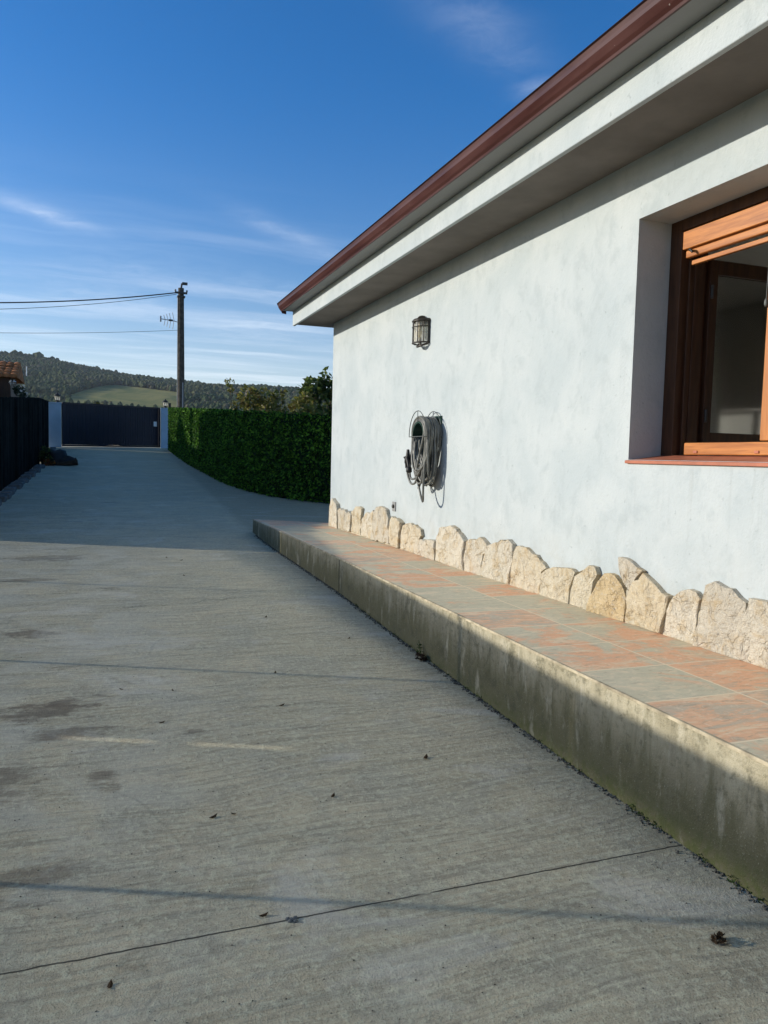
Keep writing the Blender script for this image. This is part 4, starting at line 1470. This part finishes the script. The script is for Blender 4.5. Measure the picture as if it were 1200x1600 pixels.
# rust-roofed shed and dark shrub left beyond the reed fence
shed = thing('garden_shed', 'shed roof corner of rust-brown tiles at the left edge above the dark fence', 'shed', (-4.5, 30.5, g(30.5)))
mb = MB()
mb.box(-6.6, -2.85, 29.5, 31.6, g(30.5) - .1, 3.95)
mb.build('wall', M['dark_and_shaded_wood'], shed)
mb = MB()
for r_ in range(5):
    y0_, y1_ = 29.2 + r_ * .29, 29.2 + (r_ + 1) * .29 + .03
    z0_, z1_ = 3.90 + r_ * .115, 3.90 + (r_ + 1) * .115 + .012
    for c_ in range(18):
        x0_ = -6.75 + c_ * .23
        jt = random.uniform(-.012, .012)
        pts_ = []
        for k_ in range(7):
            a_ = PI * k_ / 6
            pts_.append((x0_ + .115 - .115 * math.cos(a_), .055 * math.sin(a_)))
        vs = [(px2, y0_, z0_ + .045 + pz2 + jt) for px2, pz2 in pts_] + [(px2, y1_, z1_ + pz2 + jt) for px2, pz2 in pts_]
        vs += [(pts_[0][0], y0_, z0_ + jt - .02), (pts_[-1][0], y0_, z0_ + jt - .02)]
        mb.add(vs, [(k_, k_ + 1, 8 + k_, 7 + k_) for k_ in range(6)] + [tuple(range(7)) + (15, 14)])
mb.prism([(-6.75, 3.86), (-2.62, 3.86), (-2.62, 3.895), (-6.75, 3.895)], 29.22, 29.6)
mb.add([(-6.75, 29.2, 3.88), (-2.62, 29.2, 3.88), (-2.62, 30.65, 4.46), (-6.75, 30.65, 4.46), (-6.75, 32.1, 3.88), (-2.62, 32.1, 3.88)], [(0, 1, 2, 3), (3, 2, 5, 4), (1, 5, 2), (0, 3, 4)])
mb.build('roof', M['rust_tile'], shed)
cD = rnd_clumps((-4.6, -2.70), (28.3, 28.9), (2.6, 3.66), 26, .22, .36, 8) + [((-2.5, 28.6, 3.36), .20), ((-2.33, 28.6, 3.12), .18), ((-2.28, 28.6, 2.9), .16)]
ds = bush('flowering_shrub', 'dark shrub dotted with pale blossom behind the left fence', 'shrub', (-3.2, 29.2, g(29.2)), cD, 5200, .15, 'darkleaf', 6, .03)
mb = MB()
leaves(mb, [((-2.40, 28.4, 3.46), .13), ((-2.68, 28.3, 3.62), .12), ((-2.28, 28.4, 3.22), .12)], 40, .06, RNG, aspect=.9)
mb.build('blossom', M['petal'], ds)
# palm beyond the gate
pb = Vector((0.02, 46, far(46)))
palm = thing('palm_tree', 'small spiky palm tree showing above the middle of the navy gate', 'palm', pb)
mb = MB()
mb.tube([pb, pb + Vector((0, 0, 1.9))], [.16, .12], 10)
mb.build('trunk', M['bark'], palm)
mb = MB()
for i in range(46):
    a = random.uniform(0, 2 * PI); el = random.uniform(-.3, 1.35)
    L = random.uniform(.6, .95)
    d_ = Vector((math.cos(a) * math.cos(el), math.sin(a) * math.cos(el), math.sin(el)))
    base = pb + Vector((0, 0, 1.95))
    side = d_.cross(Vector((0, 0, 1)))
    side = side.normalized() if side.length > .01 else Vector((1, 0, 0))
    pts = [base + d_ * (L * s_) + Vector((0, 0, -0.35 * L * s_ * s_)) for s_ in (0, .35, .7, 1)]
    for j in range(3):
        w0, w1 = (.05, .11, .09, .01)[j], (.05, .11, .09, .01)[j + 1]
        mb.quad(pts[j] - side * w0, pts[j] + side * w0, pts[j + 1] + side * w1, pts[j + 1] - side * w1)
mb.build('crown', M['palmleaf'], palm)
# neighbour buildings and cypress outside the frame on the left; they shade the hedge
nb = thing('neighbour_house', 'plain two-storey rendered house with tiled roof beyond the left fence', 'house', (-8, 20, 0.8))
NA = Vector((-9.5, 16.4, 0))
ND = Vector((-1, .42, 0)).normalized()          # depth direction
NW = Vector((.42, 1, 0)).normalized()           # along the street side


def npt(w_, d_, z_):
    p = NA + NW * w_ + ND * d_
    return (p.x, p.y, z_)


sec = [(0, 0), (11.0, 0), (11.0, 4.85), (7.7, 5.35), (6.4, 6.7), (0, 6.7)]
mb = MB()
k6 = len(sec)
mb.add([npt(w_, 0, z_) for w_, z_ in sec] + [npt(w_, 7, z_) for w_, z_ in sec],
       [tuple(range(k6)), tuple(range(k6, 2 * k6))] + [(i, (i + 1) % k6, k6 + (i + 1) % k6, k6 + i) for i in (0, 1, 5)])
mb.build('wall', M['plaster'], nb)
mb = MB()
sec = [(11.0, 4.851), (7.7, 5.351), (6.4, 6.701), (-.1, 6.701), (-.1, 6.82), (6.46, 6.82), (7.75, 5.47), (11.0, 4.97)]
k6 = len(sec)
mb.add([npt(w_, -.3, z_) for w_, z_ in sec] + [npt(w_, 7.3, z_) for w_, z_ in sec],
       [tuple(range(k6)), tuple(range(k6, 2 * k6))] + [(i, (i + 1) % k6, k6 + (i + 1) % k6, k6 + i) for i in range(k6)])
mb.build('roof', M['rooftile'], nb)
for w_ in (2.0, 5.0, 8.6):
    mb = MB()
    q8 = [npt(a, d_, z_) for a in (w_ - .5, w_ + .5) for d_ in (-.05, .02) for z_ in (2.4, 3.6)]
    bf = [(0, 1, 3, 2), (4, 6, 7, 5), (0, 4, 5, 1), (2, 3, 7, 6), (0, 2, 6, 4), (1, 5, 7, 3)]
    mb.add(q8, bf)
    wf = mb.build('window', M['dark_and_shaded_wood'], nb)
    mb = MB()
    mb.add([npt(a, d_, z_) for a in (w_ - .42, w_ + .42) for d_ in (-.06, -.051) for z_ in (2.48, 3.52)], bf)
    mb.build('pane', M['darkglass'], wf)
cyp = thing('cypress_tree', 'slim dark cypress tree beside the neighbouring house', 'tree', (-6.6, 28.7, 1.2))
mb = MB()
leaves(mb, [((-6.6, 28.75, 1.6 + .28 * i), .26 + .06 * math.sin(i)) for i in range(16)], 3500, .2, RNG)
mb.build('crown', M['darkleaf'], cyp)
mb = MB()
mb.tube([(-6.6, 28.75, 1.0), (-6.6, 28.75, 5.6)], [.12, .03], 8)
mb.build('trunk', M['bark'], cyp)

# ------------------------------------------------------------------ hill with field and woods
def ridge_e(th):
    return float(np.interp(th, [-60, -30, -6.2, -3, -1.5, 2, 5.4, 10, 16.5, 40, 80], [4.4, 5.6, 5.95, 5.85, 5.6, 5.15, 4.85, 4.65, 4.45, 3.9, 3.0]))


HK = 1.6


def hill_z(th, r):
    e = ridge_e(th)
    r = r / HK
    return hill_0(th, r, e) if r > 42 else (hill_0(th, r, e))


def hill_0(th, r, e):
    el = np.interp(r, [40, 150, 290, 340, 430, 540, 620], [0.30, 0.9, 3.1, 3.55, 4.45, e * .93, e])
    if r > 620:
        return 1.45 + HK * (620 * math.tan(rad(e)) - (r - 620) * .10)
    z = 1.45 + HK * r * math.tan(rad(el))
    return z + 1.2 * mnoise.noise(Vector((r * .012, th * .25, 3))) * min(1, r / 200)


def hp_(th, r, dz_=0.0):
    return (r * math.sin(rad(th)), r * math.cos(rad(th)), hill_z(th, r) + dz_)


mb = MB()
TH = [-62 + 1.5 * i for i in range(96)]
rs = [HK * (28 + 10 * i) for i in range(82)]
vs = [hp_(t_, r) for r in rs for t_ in TH]
k = len(TH)
mb.add(vs, [(j * k + i, j * k + i + 1, (j + 1) * k + i + 1, (j + 1) * k + i) for j in range(len(rs) - 1) for i in range(k - 1)], True)
tag(mb.build('hill', M['grass']), kind='structure')
mb = MB()
th_f = [-2.2 + .3 * i for i in range(27)]
vs = []
for t_ in th_f:
    r1 = np.interp(t_, [-2.2, -0.8, 1, 3, 5.6], [352, 400, 446, 428, 402])
    for j in range(14):
        r = 280 + (r1 - 280) * j / 13
        vs.append(hp_(t_, r * HK, 0.5))
mb.add(vs, [(i * 14 + j, (i + 1) * 14 + j, (i + 1) * 14 + j + 1, i * 14 + j + 1) for i in range(len(th_f) - 1) for j in range(13)], True)
tag(mb.build('field', M['field']), kind='structure')


def tree_blob(mb, base, h, w, q):
    segs, prof = 6, ((0.08, .5), (0.28, .95), (0.52, 1.05), (0.76, .85), (0.93, .5))
    vs = []
    for (t_, r_) in prof:
        for j in range(segs):
            a = 2 * PI * (j + q.random() * .6) / segs
            rr_ = w * r_ * q.uniform(.65, 1.25)
            vs.append((base[0] + math.cos(a) * rr_, base[1] + math.sin(a) * rr_, base[2] + h * (t_ + q.uniform(-.05, .05))))
    vs.append((base[0], base[1], base[2] + h * q.uniform(.97, 1.08)))
    fs = [(i * segs + j, i * segs + (j + 1) % segs, (i + 1) * segs + (j + 1) % segs, (i + 1) * segs + j) for i in range(len(prof) - 1) for j in range(segs)]
    fs += [((len(prof) - 1) * segs + j, (len(prof) - 1) * segs + (j + 1) % segs, len(vs) - 1) for j in range(segs)]
    mb.add(vs, fs, False)


q = random.Random(21)
mb = MB()
cnt = 0
for r in np.arange(150, 655, 3.4):
    th = -24.0
    while th < 38:
        dens = 1.0 if -8.5 < th < 19 else 0.3
        th += rad(1) * 0 + (5.0 / HK / r) * 57.3 / dens * q.uniform(.7, 1.3)
        rr_ = r + q.uniform(-2.4, 2.4)
        r1 = np.interp(th, [-2.2, -0.8, 1, 3, 5.6], [352, 400, 446, 428, 402])
        infield = (-2.0 < th < 5.4 and 285 < rr_ < r1)
        gap = mnoise.noise(Vector((rr_ * .010, th * .22, 9)))
        if infield:
            continue
        if rr_ < 285 and q.random() < .55:
            continue
        if gap > .33 and rr_ < 560:
            continue
        tall = mnoise.noise(Vector((rr_ * .012, th * .3, 2)))
        h = q.uniform(5.0, 7.2) * (1 + .3 * tall)
        if rr_ > 605: h *= q.choice((.8, .9, 1, 1, 1.25)) * (1.3 if th < -3.6 else .85)
        if rr_ < 330: h *= .6
        tree_blob(mb, hp_(th, rr_ * HK, -.3), h, h * q.uniform(.30, .46), q)
        cnt += 1
tag(mb.build('forest', M['forest']), kind='stuff')

# white mast among the trees high on the hill
mx, my, mz = hp_(-4.55, 455 * HK)
mb = MB()
mb.tube([(mx, my, mz), (mx, my, mz + 10)], [.45, .38], 8)
mb.lathe((mx, my, mz + 10), [(.38, 0), (.55, .25), (.2, .7)], 8)
tag(mb.build('mast', M['white']), 'short white mast among the trees high on the distant hillside', 'mast')

# ------------------------------------------------------------------ small things on the ground
def gpx(px_, py_):
    r = FWD * 1202 + RIGHT * (px_ - 600) - UP * (py_ - 800)
    t_ = .0008
    while t_ < .08:
        p = CAMPOS + r * t_
        if p.z < g(p.y): return p
        t_ += .000004
    return p


DEB = [(283, 876), (260, 872), (288, 900), (415, 965), (545, 998), (430, 1052), (253, 1130), (190, 1078), (270, 1080), (520, 1245), (665, 1185), (333, 1278), (365, 1273), (412, 1432), (172, 1542), (440, 1103)]
lf_ = []
for i, (a, b_) in enumerate(DEB):
    p = gpx(a, b_)
    s_ = random.uniform(.012, .024) * (1 + .25 * (b_ < 1000))
    mb = MB()
    an = random.uniform(0, PI)
    c_, sn = math.cos(an), math.sin(an)
    vs = []
    for (u_, v_, w_) in ((-1, 0, .25), (-.3, .42, .05), (.4, .36, .12), (1, 0, .5), (.35, -.4, .1), (-.35, -.36, .02), (0, 0, .22)):
        vs.append((p.x + s_ * (u_ * c_ - v_ * sn), p.y + s_ * (u_ * sn + v_ * c_), p.z + .003 + s_ * w_))
    mb.add(vs, [(i_, (i_ + 1) % 6, 6) for i_ in range(6)])
    tag(mb.build('dry_leaf', M['dryleaf']), 'tiny dark dry leaf lying on the grey concrete driveway', 'leaf', 'dry leaves on the driveway')
# clump of dead leaves against the kerb, with a weed
p = gpx(662, 1030)
mb = MB()
leaves(mb, [((p.x - .03, p.y, p.z + .02), .030), ((p.x - .02, p.y - .04, p.z + .015), .028)], 45, .035, RNG)
tag(mb.build('leaf_clump', M['dryleaf']), 'dark clump of dead leaves against the foot of the mossy kerb wall', 'leaves')
wd = thing('weed', 'small weed with thin leaves sprouting at the foot of the mossy kerb wall', 'weed', (p.x, p.y + .06, p.z))
mb = MB()
leaves(mb, [((p.x - .01, p.y + .05, p.z + .05), .03), ((p.x - .01, p.y + .07, p.z + .08), .02)], 26, .026, RNG, aspect=.35)
mb.build('foliage', M['weed'], wd)
mb = MB()
mb.tube([(p.x, p.y + .05, p.z), (p.x - .01, p.y + .07, p.z + .12)], .002, 5)
mb.build('stem', M['weed'], wd)
p = gpx(1122, 1472)
mb = MB()
leaves(mb, [((p.x, p.y, p.z + .008), .022), ((p.x + .02, p.y + .01, p.z + .008), .012)], 70, .016, RNG)
tag(mb.build('moss_tuft', M['dryleaf']), 'small dark fuzzy tuft on the concrete near the bottom right', 'moss')
p = gpx(456, 1440)
mb = MB()
for i in range(7):
    blob(mb, (p.x + random.uniform(-.02, .02), p.y + random.uniform(-.012, .012), p.z + .004), (.008, .007, .006), i * 3.1, 1.2, 5, 7)
tag(mb.build('mortar_crumb', M['kerbstone']), 'pale crumbs of mortar sitting on the joint line of the slab', 'crumbs')
# gritty seam of gravel and moss along the kerb foot
mb = MB()
q = random.Random(5)
for i in range(2600):
    y = q.uniform(0.6, 11.2)
    x = ex(y) - abs(q.gauss(0, .018)) - .002
    s_ = q.uniform(.002, .0075)
    z = g(y) + s_ * .4
    a = q.uniform(0, PI)
    vs = [(x + s_ * math.cos(a + t_) * q.uniform(.7, 1.2), y + s_ * math.sin(a + t_) * q.uniform(.7, 1.2), z) for t_ in (0, 1.57, 3.14, 4.71)]
    vs += [(x, y, z + s_), (x, y, z - s_)]
    mb.add(vs, [(0, 1, 4), (1, 2, 4), (2, 3, 4), (3, 0, 4), (1, 0, 5), (2, 1, 5), (3, 2, 5), (0, 3, 5)])
tag(mb.build('gravel', M['gravel']), kind='stuff')
mb = MB()
cl_ = []
for i in range(90):
    y = q.uniform(0.8, 6.5)
    cl_.append(((ex(y) - .006, y, g(y) + .006), q.uniform(.006, .02)))
leaves(mb, cl_, 900, .011, RNG)
tag(mb.build('moss', M['weed']), kind='stuff')
# loose grit over the slab
mb = MB()
for i in range(900):
    y = 1.3 + abs(q.gauss(0, 3.2))
    x = q.uniform(-1.2, 2.0)
    s_ = q.uniform(.0012, .0038)
    z = g(y) + s_ * .3
    mb.add([(x - s_, y, z), (x, y - s_, z), (x + s_, y, z), (x, y + s_, z), (x, y, z + s_)], [(0, 1, 4), (1, 2, 4), (2, 3, 4), (3, 0, 4)])
tag(mb.build('grit', M['gravel']), kind='stuff')
# ------------------------------------------------------------------ air
hm = bpy.data.materials.new('haze')
hm.use_nodes = True
hm.node_tree.nodes.clear()
ho = hm.node_tree.nodes.new('ShaderNodeOutputMaterial')
hv = hm.node_tree.nodes.new('ShaderNodeVolumePrincipled')
hv.inputs['Color'].default_value = (0.80, 0.88, 1.0, 1)
hv.inputs['Density'].default_value = 0.00011
hv.inputs['Anisotropy'].default_value = 0.2
hm.node_tree.links.new(hv.outputs[0], ho.inputs['Volume'])
mb = MB()
mb.box(-1480, 1480, -950, 1500, -75, 138)
tag(mb.build('haze', hm), kind='stuff')
print('trees', cnt)
